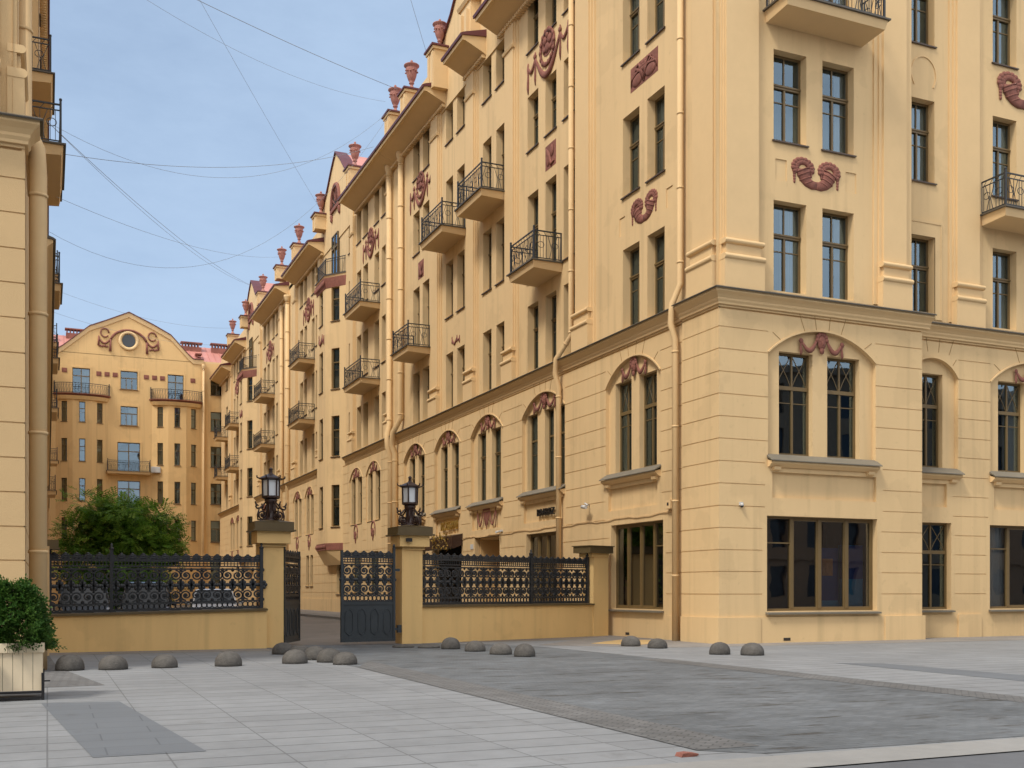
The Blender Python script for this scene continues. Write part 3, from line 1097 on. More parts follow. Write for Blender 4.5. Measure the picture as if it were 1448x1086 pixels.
sheet("driveway", [(5.98, 9.2), (6.5, 8.75), (8.3, 8.68), (13.6, 8.68), (13.55, 18), (13.1, 28.2), (12.2, 30.0), (10.2, 31.6), (5.6, 31.6), (5.6, 27.5), (5.98, 22)], 0.004, M['setts'])
sheet("driveway_edge_strip", [(5.98, 9.2), (6.75, 9.2), (6.75, 24), (5.98, 22)], 0.008, M['border'])
sheet("driveway_edge_strip", [(12.85, 8.9), (13.6, 8.9), (13.4, 22), (12.7, 22)], 0.008, M['border'])
sheet("dark_paving_strip", [(15.9, 13.6), (17.1, 13.6), (17.0, 18.7), (16.1, 19.2)], 0.004, M['band'])
sheet("dark_paving_strip", [(0.40, 11.1), (1.46, 11.1), (0.96, 16.6), (-0.08, 16.75)], 0.004, M['band'])
sheet("herringbone_setts", [(-0.6, 19.4), (0.9, 19.6), (0.2, 24.5), (0.0, 30.3), (-1.0, 30.3)], 0.004, M['border'])
sheet("gutter_strip", [(0.0, 29.2), (5.6, 29.2), (5.6, 30.35), (0.0, 30.35)], 0.006, M['footway'])
sheet("facade_apron", [(13.3, 29.0), (16.5, 26.2), (60, 24.6), (60, 28.4), (18.5, 28.4), (18.5, 34.2)], 0.004, M['footway'])
sheet("courtyard_road", [(-2, 31.6), (19.5, 31.6), (19.5, 133), (-2, 133)], 0.002, M['asphalt'])
sheet("courtyard_footway", [(15.2, 36), (19.2, 36), (19.2, 132), (15.2, 132)], 0.14, M['footway'], 0.2)
sheet("footway_kerb", [(15.0, 36), (15.2, 36), (15.2, 132), (15.0, 132)], 0.15, M['kerb'], 0.2)
sheet("sand_patch", [(15.2, 29.2), (16.1, 27.9), (17.3, 28.6), (18.2, 30.5), (17.4, 31.2), (16.2, 30.2)], 0.009, M['sand'])

# =================================================================== CORNER HOUSE (near right)
FS = Fr(18.78, 0, rad(180))                 # courtyard side, s = Y
FF = Fr(0, 27.48, rad(270), True)           # side to the square, s = X
UB = -0.15                                  # upper storeys stand back from the rusticated base
R3, R4, R5, R6 = (10.98, 13.8), (15.68, 18.5), (20.42, 22.75), (24.65, 27.03)

def bay_low(fr, parent, wins, zs, half, c, rects, opens, arches, base=0.0, shop=None, panel=None, shelf=True, zsill=5.87, top=9.1, gz=True, za=9.8):
    """rusticated storey: recessed niche with arched head holding windows, panel and shop window below"""
    rects.append((c - half, c + half, zsill - .2, 8.97, base - .15))
    for a, b_ in wins:
        opens.append((a, b_, zsill, top, base - .15, .24))
    arches.append((c, half, 8.97, za, .15, base))
    if panel:
        p0, p1 = panel
        rects.append((p0 - .28, p1 + .28, 4.1, zsill - .2, base))
        rects.append((p0, p1, 4.5, 5.30, base - .10))
    if shop:
        a, b_, z0, z1 = shop
        rects.append((a - .18, b_ + .18, .86, 4.12, base))
        opens.append((a, b_, z0, z1, base, .26))

def put_low(fr, parent, wins, c, half, base=0.0, shop=None, zsill=5.87, top=9.1, shelf=True, kind='lattice', shopkind='shop', head=True, sc=None, shopcurt=-1):
    for a, b_ in wins:
        put_window(fr, parent, a, b_, zsill, top, base - .15 - .24, kind, sill=False)
    if shelf:
        sill_shelf(fr, parent, c - half - .05, c + half + .05, zsill, base)
    if head:
        relief(fr, parent, c, base - .10, 9.48, R_HEAD, "swag_relief", sc=sc)
    if shop:
        a, b_, z0, z1 = shop
        put_window(fr, parent, a, b_, z0, z1, base - .26, shopkind, sill=False, curtain=shopcurt)
        f = MB(fr)
        f.hexa([(a - .06, base - .02, z0 - .09), (b_ + .06, base - .02, z0 - .09), (b_ + .06, base + .14, z0 - .10), (a - .06, base + .14, z0 - .10)],
               [(a - .06, base - .24, z0 + .005), (b_ + .06, base - .24, z0 + .005), (b_ + .06, base + .14, z0 - .05), (a - .06, base + .14, z0 - .05)])
        f.build("shop_sill", M['flash'], parent)

CH = empty("apartment_building", (24, 34, 0), "large ochre apartment house on the near corner with shop windows at its foot", "building")

# ---- side to the square, rusticated base
rects, opens, arches = [], [], []
RB = -0.8
rects += grooves(18.66, 26.66)
rects.append((26.66, 42, -.3, 10.31, RB))
rects += grooves(26.66, 42, base=RB)
rects += [(18.66, 20.15, -.3, .8, .06), (25.05, 26.75, -.3, .8, .06), (29.05, 30.1, -.3, .8, RB + .06), (35.4, 42, -.3, .8, RB + .06), (20.15, 25.05, -.3, .8, .03)]
W1, SH1 = [(20.98, 22.28), (22.86, 24.16)], (20.42, 24.76, .98, 3.94)
bay_low(FF, CH, W1, 0, 2.12, 22.58, rects, opens, arches, 0, SH1, (20.62, 24.72))
W2, SH2 = [(27.4, 28.5)], (27.3, 28.75, .98, 3.96)
bay_low(FF, CH, W2, 0, 1.12, 27.95, rects, opens, arches, RB, SH2, (27.1, 28.55), za=9.6)
W3, SH3 = [(31.1, 32.4), (33.0, 34.3)], (30.55, 34.9, .98, 3.94)
bay_low(FF, CH, W3, 0, 2.12, 32.7, rects, opens, arches, RB, SH3, (30.75, 34.65))
build_wall(FF, CH, 18.66, 42, -.3, 10.31, 0, rects, opens, arches, room=2.2)
put_low(FF, CH, W1, 22.58, 2.12, 0, SH1, shopkind='shopfront')
put_low(FF, CH, W2, 27.95, 1.12, RB, SH2, head=False, shopkind='lattice')
put_low(FF, CH, W3, 32.7, 2.12, RB, SH3, shopcurt=0, shopkind='shopfront')
cornice(FF, CH, 18.66, 26.95, 0, mit=0)
cornice(FF, CH, 26.96, 42, RB)
# joints of the flat-arch stones above the niches
jb = MB(FF)
def vous(jb, c, o, half, zs=9.9, zt=10.28):
    for k, dx in enumerate((-.72, -.26, .22, .70)):
        jb.tube([(c + dx, o + .001, zs - .06 - .10 * abs(dx)), (c + dx * 1.28, o + .001, zt)], .012, 4)
    for sg in (-1, 1):
        jb.tube([(c + sg * half * .78, o + .001, 9.42), (c + sg * half * .92, o + .001, 9.63)], .012, 4)
vous(jb, 22.58, 0, 2.12); vous(jb, 27.95, RB, 1.12); vous(jb, 32.7, RB, 2.12)
b_ = MB(); b_.box(18.599, 18.70, 27.419, 27.52, -.3, .801); b_.build("plinth_corner", M["stucco"], CH)
jb.build("stone_joints", plain("joint_shadow_plaster", (0.34, 0.21, 0.09), 0.9), CH)

# ---- side to the square, upper storeys
rects, opens = [], []
UR = RB + UB
rects.append((26.35, 42, 10.9, 30, UR))
cols1 = [(20.78, 22.04), (22.67, 23.93)]
fw = []
for z0, z1 in (R3, R4, (20.4, 23.2), R6):
    for a, b_ in cols1: fw.append((a, b_, z0, z1, UB))
    fw.append((27.08, 28.14, z0, z1, UR))
    for a, b_ in ((30.85, 32.0), (32.9, 34.05)): fw.append((a, b_, z0, z1, UR))
for a, b_, z0, z1, o in fw: opens.append((a, b_, z0, z1, o, .34))
# blank panels beside the horns, the ring panel and the frame over the third-floor window
rects += [(20.85, 21.28, 14.45, 15.1, UB - .03), (23.6, 24.03, 14.45, 15.1, UB - .03), (26.9, 28.45, 10.97, 14.35, UR + .05), (26.95, 28.4, 10.97, 14.25, UR + .03)]
build_wall(FF, CH, 18.66, 42, 10.9, 29.5, UB, rects, opens)
for k, (a, b_, z0, z1, o) in enumerate(fw):
    if z0 > 24: continue
    put_window(FF, CH, a, b_, z0, z1, o - .34, 'tall', sill=z0 > 12, sillo=o, curtain=[2, 0, None, 0, 2, None, 0][k % 7] if k % 7 not in (2, 5) else -1)
pilaster(FF, CH, 18.92, 20.10, 10.95, 29.0, UB, side=.12)
pilaster(FF, CH, 25.02, 25.98, 10.95, 29.0, UB, side=.30)
pilaster(FF, CH, 29.02, 30.06, 10.95, 29.0, UR, side=.24)
pilaster(FF, CH, 35.6, 36.7, 10.95, 29.0, UR, side=.24)
relief(FF, CH, 22.42, UB - .03, 14.83, R_HORN, "horn_relief", sc=(.92, 1, .80), label="pair of dark terracotta horns of plenty between the windows")
relief(FF, CH, 32.3, UR, 19.6, R_HORN, "horn_relief", sc=(1.2, 1, 1.0))
rb = MB(FF)
n = 16
rb.tube([(27.65 + .55 * math.cos(rad(-40) + rad(260) * k / n), UR + .01, 19.35 + .62 * math.sin(rad(-40) + rad(260) * k / n)) for k in range(n + 1)], .03, 4)
rb.build("ring_moulding", M['stucco_trim'], CH)
balcony(FF, CH, 20.43, 24.32, 19.62, UB, 1.12)
balcony(FF, CH, 30.2, 34.6, 14.85, UR, 1.15)
eave(FF, CH, 17.4, 42, UB, 28.9)

# ---- courtyard side, rusticated base
rects, opens, arches = [], [], []
rects += grooves(29.55, 61)
rects.append((27.48, 29.55, -.3, 10.31, .12))
rects += grooves(27.48, 29.55, base=.12)
rects += [(29.9, 30.6, -.3, .8, .05), (34.9, 61, -.3, .8, .05), (27.42, 29.55, -.3, .8, .18)]
LB = [  # windows, centre, half, shop
    ([(31.55, 32.72), (33.27, 34.44)], 32.99, 1.92, (30.9, 34.5, .98, 3.98)),
    ([(38.62, 39.4), (39.62, 40.48), (41.2, 42.25)], 40.4, 2.1, (38.62, 42.05, .98, 4.02)),
    ([(45.2, 46.28), (47.0, 48.05)], 46.62, 2.0, (45.0, 48.1, .0, 4.15)),
    ([(50.65, 51.65), (52.3, 53.3)], 51.98, 1.95, (49.9, 53.9, .5, 4.25)),
    ([(56.0, 57.02), (57.65, 58.65)], 57.33, 1.95, (55.4, 59.0, .98, 4.1))]
for k, (wn, c, h, sh) in enumerate(LB):
    bay_low(FS, CH, wn, 0, h, c, rects, opens, arches, 0, sh, (c - h + .2, c + h - .2))
build_wall(FS, CH, 27.48, 61, -.3, 10.31, 0, rects, opens, arches, room=1.6)
for k, (wn, c, h, sh) in enumerate(LB):
    put_low(FS, CH, wn, c, h, 0, sh if k in (0, 1, 4) else None, kind='lattice' if k == 0 else 'narrow' if k == 1 else 'tall', sc=None if k != 1 else (1.25, 1, 1), shopcurt={1: 1, 4: 2}.get(k, -1))
    if k == 3:
        b = MB(FS)          # dark brown awning hung with gilded leaves over the doorway
        b.prism([(-.02, 4.45), (.55, 4.3), (.6, 3.75), (.5, 3.7), (-.02, 3.9)], sh[0] - .2, sh[1] + .2)
        aw = b.build("awning", M['lantern'], CH)
        g = MB(FS)
        for i in range(170):
            s, z, o = rnd.uniform(sh[0], sh[0] + 2.6), rnd.uniform(3.65, 4.4), rnd.uniform(.5, .72)
            a = rnd.uniform(0, 6.3)
            L = rnd.uniform(.07, .16)
            g.face([(s, o, z), (s + L * math.cos(a), o + .03, z + L * math.sin(a)), (s + L * 1.3 * math.cos(a + .4), o, z + L * 1.3 * math.sin(a + .4)), (s + L * .7 * math.cos(a + .9), o - .02, z + L * .7 * math.sin(a + .9))])
        g.build("gilded_leaves", M['gold'], aw)
jb = MB(FS)
for wn, c, h, sh in LB: vous(jb, c, 0, h)
jb.build("stone_joints", bpy.data.materials["joint_shadow_plaster"], CH)
cornice(FS, CH, 27.48, 29.62, .12, mit=.12)
cornice(FS, CH, 29.63, 38.35, 0)
cornice(FS, CH, 38.36, 60.9, -.03)
relief(FS, CH, 46.6, -.03, 5.0, R_DRAPE, "drape_relief")
b = MB(FS); b.box(45.01, 48.09, -1.5, -1.42, 0, 4.14); b.box(48.02, 48.095, -1.41, -.27, 0, 4.14); b.box(45.02, 48.0, -1.41, -.27, 4.06, 4.14); b.build("passage_wall", M['stucco_far'], CH)
b = MB(FS); b.box(46.0, 47.2, -1.41, -1.36, 0, 2.6); b.build("passage_door", M['frame'], CH)

# ---- courtyard side, upper storeys
rects, opens = [], []
cols = {'A': [(31.05, 32.18), (32.72, 33.9)], 'B1': [(37.72, 38.72), (39.39, 40.43), (41.14, 42.24)],
        'B2': [(44.70, 45.76), (46.34, 47.4)], 'B3': [(49.84, 50.9), (51.5, 52.56)], 'B4': [(55.2, 56.3), (56.85, 57.98)]}
sw = []
for bay, cl in cols.items():
    for a, b_ in cl:
        rows = [R3, R4, R5, R6] if bay != 'A' else [R3, R4, (20.45, 23.2), R6]
        for z0, z1 in rows:
            if bay == 'B2' and z0 == R5[0] or bay == 'B3' and z0 == R5[0] or bay in ('B1', 'B4') and z0 == R4[0]:
                z0 = z0 - .85 if abs((a + b_) / 2 - sum(cl[len(cl) // 2]) / 2) < 3 else z0
            sw.append((a, b_, z0, z1))
for a, b_, z0, z1 in sw: opens.append((a, b_, z0, z1, UB, .36))
rects += [(27.48, 29.5, 10.9, 30, UB + .1)]
rects += [(30.55, 30.95, 14.35, 15.0, UB - .03), (33.75, 34.15, 14.35, 15.0, UB - .03)]
build_wall(FS, CH, 27.48 + .15, 61, 10.9, 29.5, UB, rects, opens)
for a, b_, z0, z1 in sw:
    put_window(FS, CH, a, b_, z0, z1, UB - .36, 'tall', sill=z0 > 12, sillo=UB)
pilaster(FS, CH, 27.85, 29.0, 10.95, 29.0, UB + .08, side=.16)
for s0, s1 in ((36.25, 37.35), (43.45, 44.4), (48.25, 49.2), (53.45, 54.5)):
    pilaster(FS, CH, s0, s1, 10.95, 26.7, UB, side=.26, capital=True)
relief(FS, CH, 32.4, UB, 19.6, rel_tile(1.86, .84), "relief_tile")
relief(FS, CH, 32.4, UB - .03, 14.85, R_HORN, "horn_relief", sc=(.86, 1, .78))
relief(FS, CH, 39.92, UB, 19.45, rel_square(1.0), "relief_tile")
relief(FS, CH, 40.2, UB, 23.75, R_GAR, "garland_relief", sc=(1.05, 1, .95))
relief(FS, CH, 56.6, UB, 23.75, R_GAR, "garland_relief", sc=(.98, 1, .9))
relief(FS, CH, 56.6, UB, 19.35, rel_square(.95), "relief_tile")
relief(FS, CH, 51.2, UB, 14.35, R_SWAG, "worn_relief", "weathered remains of a small relief above two windows", sc=(.75, .6, .55))
balcony(FS, CH, 38.82, 41.3, 14.76, UB, 1.3)
balcony(FS, CH, 44.42, 47.6, 19.5, UB, 1.3)
balcony(FS, CH, 49.66, 52.9, 19.5, UB, 1.3)
balcony(FS, CH, 55.05, 57.9, 14.76, UB, 1.3)
eave(FS, CH, 26.2, 45.2, UB)
eave(FS, CH, 46.85, 49.5, UB)
eave(FS, CH, 52.4, 61.0, UB)

def gable(fr, parent, c, half=4.6, zsh=29.6, zap=32.8, base=UB, fan=True, zlow=26.5):
    b = MB(fr)
    L = [(c - half, zlow), (c + half, zlow), (c + half, zsh), (c + half * .55, zsh + (zap - zsh) * .38), (c + half * .28, zap - .9), (c, zap),
         (c - half * .28, zap - .9), (c - half * .55, zsh + (zap - zsh) * .38), (c - half, zsh)]
    b.slab(L, base - .6, base + .06)
    g = b.build("gable", M['stucco'], parent)
    r = MB(fr)
    pts = L[2:]
    for p, q in zip(pts, pts[1:]):
        r.hexa([(p[0], base - .7, p[1] + .005), (p[0], base + .18, p[1] + .005), (q[0], base + .18, q[1] + .005), (q[0], base - .7, q[1] + .005)],
               [(p[0], base - .7, p[1] + .10), (p[0], base + .18, p[1] + .10), (q[0], base + .18, q[1] + .10), (q[0], base - .7, q[1] + .10)])
    r.build("gable_coping", M['roofedge'], g)
    rr = MB(fr)       # saddle roof behind the gable
    rr.hexa([(c - half, base - .61, zsh - .1), (c, base - .61, zap - .12), (c, base - 6, zap - .12), (c - half, base - 6, zsh - .1)],
            [(c - half, base - .61, zsh + .02), (c, base - .61, zap - .01), (c, base - 6, zap - .01), (c - half, base - 6, zsh + .02)])
    rr.hexa([(c, base - .61, zap - .12), (c + half, base - .61, zsh - .1), (c + half, base - 6, zsh - .1), (c, base - 6, zap - .12)],
            [(c, base - .61, zap - .01), (c + half, base - .61, zsh + .02), (c + half, base - 6, zsh + .02), (c, base - 6, zap - .01)])
    rr.build("roof", M['roof'], g)
    if fan:
        f = MB(fr)
        n = 14
        f.tube([(c + 1.15 * math.cos(math.pi * k / n), base + .1, 29.0 + 1.5 * math.sin(math.pi * k / n)) for k in range(n + 1)], .16, 6)
        f.box(c - 1.3, c + 1.3, base + .05, base + .2, 28.75, 29.0)
        for k in range(1, 6):
            an = math.pi * k / 6
            f.tube([(c + .35 * math.cos(an), base + .08, 29.0 + .45 * math.sin(an)), (c + 1.05 * math.cos(an), base + .1, 29.0 + 1.4 * math.sin(an))], .05, 4)
        for sg in (-1, 1):
            tassel2 = [(c + sg * 1.1, base + .1, 28.7 - .15 * k) for k in range(5)]
            f.tube(tassel2, [.1, .16, .12, .14, .04], 6)
        f.build("fan_relief", M['terra'], g)
        d = MB(fr)
        d.slab([(c + .98 * math.cos(math.pi * k / 12), 29.01 + 1.3 * math.sin(math.pi * k / 12)) for k in range(13)], base + .061, base + .066)
        d.build("attic_window", M['dark'], g)
    return g
gable(FS, CH, 49.0, fan=False)
# scrolled pier on the little middle eave
b = MB(FS)
b.box(47.6, 48.9, UB - .3, UB + .55, 27.5, 29.6)
b.prism([(UB - .3, 29.6), (UB + .62, 29.6), (UB + .7, 29.75), (UB - .3, 29.95)], 47.4, 49.1)
b.box(47.75, 48.05, UB + .55, UB + .72, 27.5, 29.2); b.box(48.45, 48.75, UB + .55, UB + .72, 27.5, 29.2)
b.build("gable_pier", M['stucco_trim'], CH)
b = MB(FS)
b.tube([(49.2, UB + .3, 27.6), (49.7, UB + .3, 27.9), (49.3, UB + .3, 28.6), (48.95, UB + .3, 29.5)], [.16, .2, .14, .08], 7)
b.build("scroll_relief", M['terra'], CH)
urn(FS, CH, 52.57, .18, 29.55, 31.12, 2.2)
urn(FS, CH, 57.27, .18, 29.36, 31.13)
urn(FS, CH, 60.32, .18, 29.34, 31.07)
roof_slope(FS, CH, 27.5, 61, UB, 27.55, 11.3, 1.6)
core(FS, CH, 31.2, 61, 27.2, base=-2.35)
b = MB(); b.box(30.4, 42, 31.2, 40, -.3, 29.4); b.build("rear_block", M['stucco'], CH)
b = MB(); b.hexa([(18.8, 28.4, 29.6), (42, 28.4, 29.6), (42, 40, 29.6), (18.8, 40, 29.6)], [(18.8, 28.4, 29.9), (42, 28.4, 29.9), (42, 40, 31.2), (18.8, 40, 31.2)]); b.build("roof", M['roof'], CH)
drainpipe(CH, [(18.74, 29.78, 27), (18.74, 29.78, 11.5), (18.48, 29.86, 10.85), (18.42, 29.84, 10.2), (18.56, 29.80, 9.7), (18.56, 29.80, 0)], .105)
drainpipe(CH, [(18.80, 37.78, 26.5), (18.80, 37.78, 11.6), (18.45, 38.42, 10.75), (18.45, 38.5, 10.2), (18.6, 38.5, 9.7), (18.6, 38.5, 0)], .11)
drainpipe(CH, [(18.74, 59.7, 26.6), (18.74, 59.7, 11.6), (18.42, 60.2, 10.8), (18.42, 60.4, 10.1), (18.6, 60.4, 9.6), (18.6, 60.4, 0)], .17, hopper=True)
# signs and small things on the wall
def text_thing(name, txt, size, mat, fr, s, o, z, parent=None, depth=.04, label=None, cat=None, mirror=False):
    cu = bpy.data.curves.new(name, 'FONT')
    cu.body = txt
    cu.size = size
    cu.extrude = depth
    cu.align_x = 'CENTER'
    tmp = bpy.data.objects.new(name, cu)
    col.objects.link(tmp)
    bpy.context.view_layer.update()
    me = bpy.data.meshes.new_from_object(tmp)
    bpy.data.objects.remove(tmp)
    me.name = name
    me.materials.clear(); me.materials.append(mat)
    # letters read along the viewer's right: -s on the courtyard side
    right = -fr.a if (fr.a.cross(Vector((0, 0, 1)))).dot(fr.n) < 0 else fr.a
    for v in me.vertices:
        x, y, zz = v.co
        v.co = right * x + fr.n * zz + Vector((0, 0, y))
    ob = bpy.data.objects.new(name, me)
    col.objects.link(ob)
    ob.location = fr.P(s, o, z)
    if label: tag(ob, label, cat)
    return ob
text_thing("shop_sign", "BAAB.RZ", .42, M['letter'], FS, 40.1, .0, 4.72, label="black raised letters on the wall panel above the curtained shop window", cat="sign")
text_thing("shop_sign", "ROSSANI", .62, M['gold'], FS, 51.6, .02, 4.72, label="gilded letters under the sill above the brown awning", cat="sign")

# =================================================================== MIDDLE AND FAR COURTYARD HOUSES
def oriel(fr, parent, c, rows, z0=4.45, z1=23.45, reach=.92, near=True):
    """three-sided bay from the first floor up, with a terracotta foot and a balcony on its head"""
    pl = [(c - 2.75, UB), (c - 1.25, reach), (c + 1.25, reach), (c + 2.75, UB)]
    for k in range(3):
        f = fr.sub(*pl[k], *pl[k + 1])
        L = f.len
        wd = (L / 2 - .36, L / 2 + .36) if k != 1 else (L / 2 - .55, L / 2 + .55)
        build_wall(f, parent, 0, L, z0, z1, 0, [], [(wd[0], wd[1], a, b_, 0, .2) for a, b_ in rows], name="oriel_wall", room=.5)
        if k < 2:
            for a, b_ in rows:
                put_window(f, parent, wd[0], wd[1], a, b_, -.2, 'tall' if k == 1 else 'narrow', sillo=0, curtain=1)
    b = MB(fr)
    def ring(e, z): return [(pl[0][0] - e, UB - .02, z), (pl[1][0] - e * .5, reach + e, z), (pl[2][0] + e * .5, reach + e, z), (pl[3][0] + e, UB - .02, z)]
    b.hexa(ring(.04, z1 + .0), ring(.10, z1 + .16))
    o = b.build("oriel_moulding", M['stucco_trim'], parent)
    b = MB(fr); b.hexa(ring(-.5, z0 - 1.0), ring(.0, z0 - .002)); of = b.build("oriel_foot", M['stucco_trim'], parent)
    t = MB(fr)
    t.hexa(ring(.03, z1 - .69), ring(.14, z1 - .01))
    t2 = MB(fr); t2.hexa(ring(.05, z0 + .02), ring(.05, z0 + .5))
    for k in range(9):
        s = c - 1.3 + 2.6 * k / 8
        t.ball((s, reach + .14, z1 - .35), (.13, .06, .2), 6, 4)
        t2.ball((s, reach + .07, z0 + .26), (.13, .05, .15), 6, 4)
    t.build("oriel_frieze", M['terra'], o); t2.build("foot_frieze", M['terra'], of)
    f = MB(fr); f.hexa(ring(.15, z1 + .165), ring(.15, z1 + .22)); f.build("slab_edge", M['flashdark'], o)
    r = MB(fr)
    zt = z1 + .22
    P = [Vector(p) for p in ring(-.05, zt)]
    for p, q in zip(P, P[1:]):
        for zz, tk in ((1.15, .032), (.98, .022), (.08, .022)):
            r.tube([p + Vector((0, 0, zz)), q + Vector((0, 0, zz))], tk, 4)
        n = max(4, int((q - p).length / .14))
        for k in range(n + 1):
            a = p.lerp(q, k / n)
            r.tube([a, a + Vector((0, 0, 1.15 if k % n else 1.25))], .014 if k % n else .035, 4)
    r.build("railing", M['iron'], o)
    relief(fr, parent, c, reach, 19.5, R_SWAG, "swag_relief", sc=(1.0, 1, 1.0))
    return o

def far_bay(fr, parent, wins4, lowwins, groundwins, opens, sopens, wl, tall5=R5):
    pass

def courtyard_house(parent, s0, s1, cols4, lows, grounds, narrow=(), skip_oriel=None, kinds='tall'):
    rects, opens, arches = [], [], []
    rects += grooves(s0, s1)
    rects.append((s0, s1, -.3, 1.05, .05))
    for a, b_ in lows:
        pass
    pairs = []
    for (a, b_) in lows: opens.append((a, b_, 6.05, 9.1, -.05, .24))
    for c, h in [((p[0] + q[1]) / 2, (q[1] - p[0]) / 2 + .35) for p, q in zip(lows[::2], lows[1::2])]:
        rects.append((c - h, c + h, 6.0, 8.97, -.05)); rects.append((c - h, c + h, 4.3, 6.0, 0))
        arches.append((c, h, 8.97, 9.75, .05, 0)); pairs.append((c, h))
    for a, b_, z0, z1 in grounds: opens.append((a, b_, z0, z1, 0, .24))
    build_wall(FS, parent, s0, s1, -.3, 10.31, 0, rects, opens, arches, room=1.0)
    for a, b_ in lows: put_window(FS, parent, a, b_, 6.05, 9.1, -.29, 'tall', sillo=-.05)
    for a, b_, z0, z1 in grounds: put_window(FS, parent, a, b_, z0, z1, -.24, 'tall', sillo=0)
    for c, h in pairs:
        relief(FS, parent, c, -.03, 9.42, R_HEAD, "swag_relief", sc=(.82, 1, .9))
        relief(FS, parent, c, .0, 5.3, R_KEY, "keyhole_relief", sc=(1.0, .8, .9))
    op2, wl = [], []
    for a, b_ in cols4:
        for z0, z1 in (R3, R4, R5, R6):
            wl.append((a, b_, z0, z1))
    for a, b_ in narrow:
        for z0, z1 in (R3, R4, R5, R6): wl.append((a, b_, z0, z1))
    for a, b_, z0, z1 in wl: op2.append((a, b_, z0, z1, UB, .36))
    build_wall(FS, parent, s0, s1, 10.9, 29.0, UB, [], op2, room=.8)
    return wl

MH = empty("apartment_building", (24, 77, 0), "ochre courtyard house behind the gate with a gabled oriel between two pairs of drainpipes", "building")
ORW = [(6.1, 9.0), R3, R4, R5]
colsC = [(63.16, 64.22), (64.79, 65.84), (67.31, 68.45), (68.97, 70.03)]
colsD = [(81.2, 82.05), (82.4, 83.4), (85.05, 86.0), (86.5, 87.6)]
lowC = [(64.2, 65.2), (65.9, 66.9), (68.4, 69.4), (70.0, 71.0)]
lowD = [(82.3, 83.25), (83.75, 84.75), (86.6, 87.5), (88.1, 89.2)]
wl = courtyard_house(MH, 61.0, 93.2, colsC + colsD, lowC + lowD,
                     [(82.3, 83.2, 2.0, 4.4), (83.7, 84.7, 2.0, 4.4), (86.6, 87.5, 2.0, 4.4), (88.1, 89.2, 2.0, 4.4), (64.4, 66.6, 1.5, 4.1), (68.5, 70.8, 1.5, 4.1), (73.5, 74.9, 1.4, 3.9), (79.0, 79.8, 6.05, 9.0)],
                     narrow=[(71.55, 72.15)])
for a, b_, z0, z1 in wl: put_window(FS, MH, a, b_, z0, z1, UB - .36, 'narrow' if b_ - a < .8 else 'tall', sill=z0 > 12, sillo=UB)
cornice(FS, MH, 61.1, 72.4, -.03); cornice(FS, MH, 79.2, 93.2, -.03)
oriel(FS, MH, 75.7, ORW)
for s0, s1 in ((70.45, 71.2), (62.0, 62.8), (80.0, 80.7), (88.6, 89.6)):
    pilaster(FS, MH, s0, s1, 10.95, 26.7, UB, side=.2, capital=True)
relief(FS, MH, 66.6, UB, 23.75, R_GAR, "garland_relief", sc=(.95, 1, .9))
relief(FS, MH, 84.4, UB, 23.75, R_GAR, "garland_relief", sc=(.95, 1, .9))
for s0, s1, z in ((64.6, 68.4, 19.5), (64.6, 68.6, 14.78), (82.3, 85.8, 19.5), (82.3, 86.2, 14.86)):
    balcony(FS, MH, s0, s1, z, UB, 1.3)
eave(FS, MH, 61.02, 69.9, UB); eave(FS, MH, 79.1, 88.7, UB)
gable(FS, MH, 75.4)
b = MB(FS); b.box(74.6, 76.4, UB - .3, UB + .075, 24.0, 27.0); b.build("oriel_door", M['dark'], MH)
put_window(FS, MH, 74.65, 76.35, 23.75, 27.0, UB + .12, 'door', sill=False)
for s in (69.28, 78.9, 86.42): urn(FS, MH, s, .18, 29.45, 31.2)
roof_slope(FS, MH, 61.05, 93.2, UB, 27.55, 11.3, 1.6)
core(FS, MH, 61.05, 93.2, 27.2, base=-2.35)
drainpipe(MH, [(18.72, 61.9, 26.6), (18.72, 61.9, 11.6), (18.42, 61.4, 10.8), (18.42, 61.3, 10.1), (18.6, 61.3, 9.6), (18.6, 61.3, 0)], .17, hopper=True)
drainpipe(MH, [(18.74, 91.6, 26.4), (18.74, 91.6, 0.1)], .2, hopper=True)

FH = empty("apartment_building", (24, 112, 0), "farthest ochre house of the right-hand row, its last balconies touching the gabled end house", "building")
colsE = [(96.8, 97.7), (98.3, 99.3), (100.7, 101.8), (102.5, 103.7)]
colsF = [(116.2, 117.2), (118.6, 119.7), (120.5, 121.5)]
colsG = [(125.9, 127.3)]
lowE = [(97.0, 98.0), (98.6, 99.6), (101.0, 102.0), (102.6, 103.6)]
lowF = [(116.4, 117.4), (118.0, 119.0), (120.4, 121.4), (122, 123)]
wl = courtyard_house(FH, 93.2, 131.0, colsE + colsF + colsG, lowE + lowF, [(97.4, 99.2, 1.8, 4.2), (101.2, 103.2, 1.8, 4.2), (117, 119, 1.8, 4.2)], narrow=[(105.6, 106.2)])
for a, b_, z0, z1 in wl: put_window(FS, FH, a, b_, z0, z1, UB - .36, 'narrow' if b_ - a < .8 else 'tall', sill=z0 > 12, sillo=UB)
cornice(FS, FH, 93.3, 106.8, -.03); cornice(FS, FH, 113.4, 131, -.03)
oriel(FS, FH, 110.2, ORW)
for s0, s1 in ((94.8, 95.7), (104.6, 105.3), (114.6, 115.3), (122.4, 123.3)):
    pilaster(FS, FH, s0, s1, 10.95, 26.7, UB, side=.2, capital=True)
relief(FS, FH, 100.3, UB, 23.75, R_GAR, "garland_relief", sc=(.95, 1, .9))
relief(FS, FH, 118.8, UB, 23.75, R_GAR, "garland_relief", sc=(.95, 1, .9))
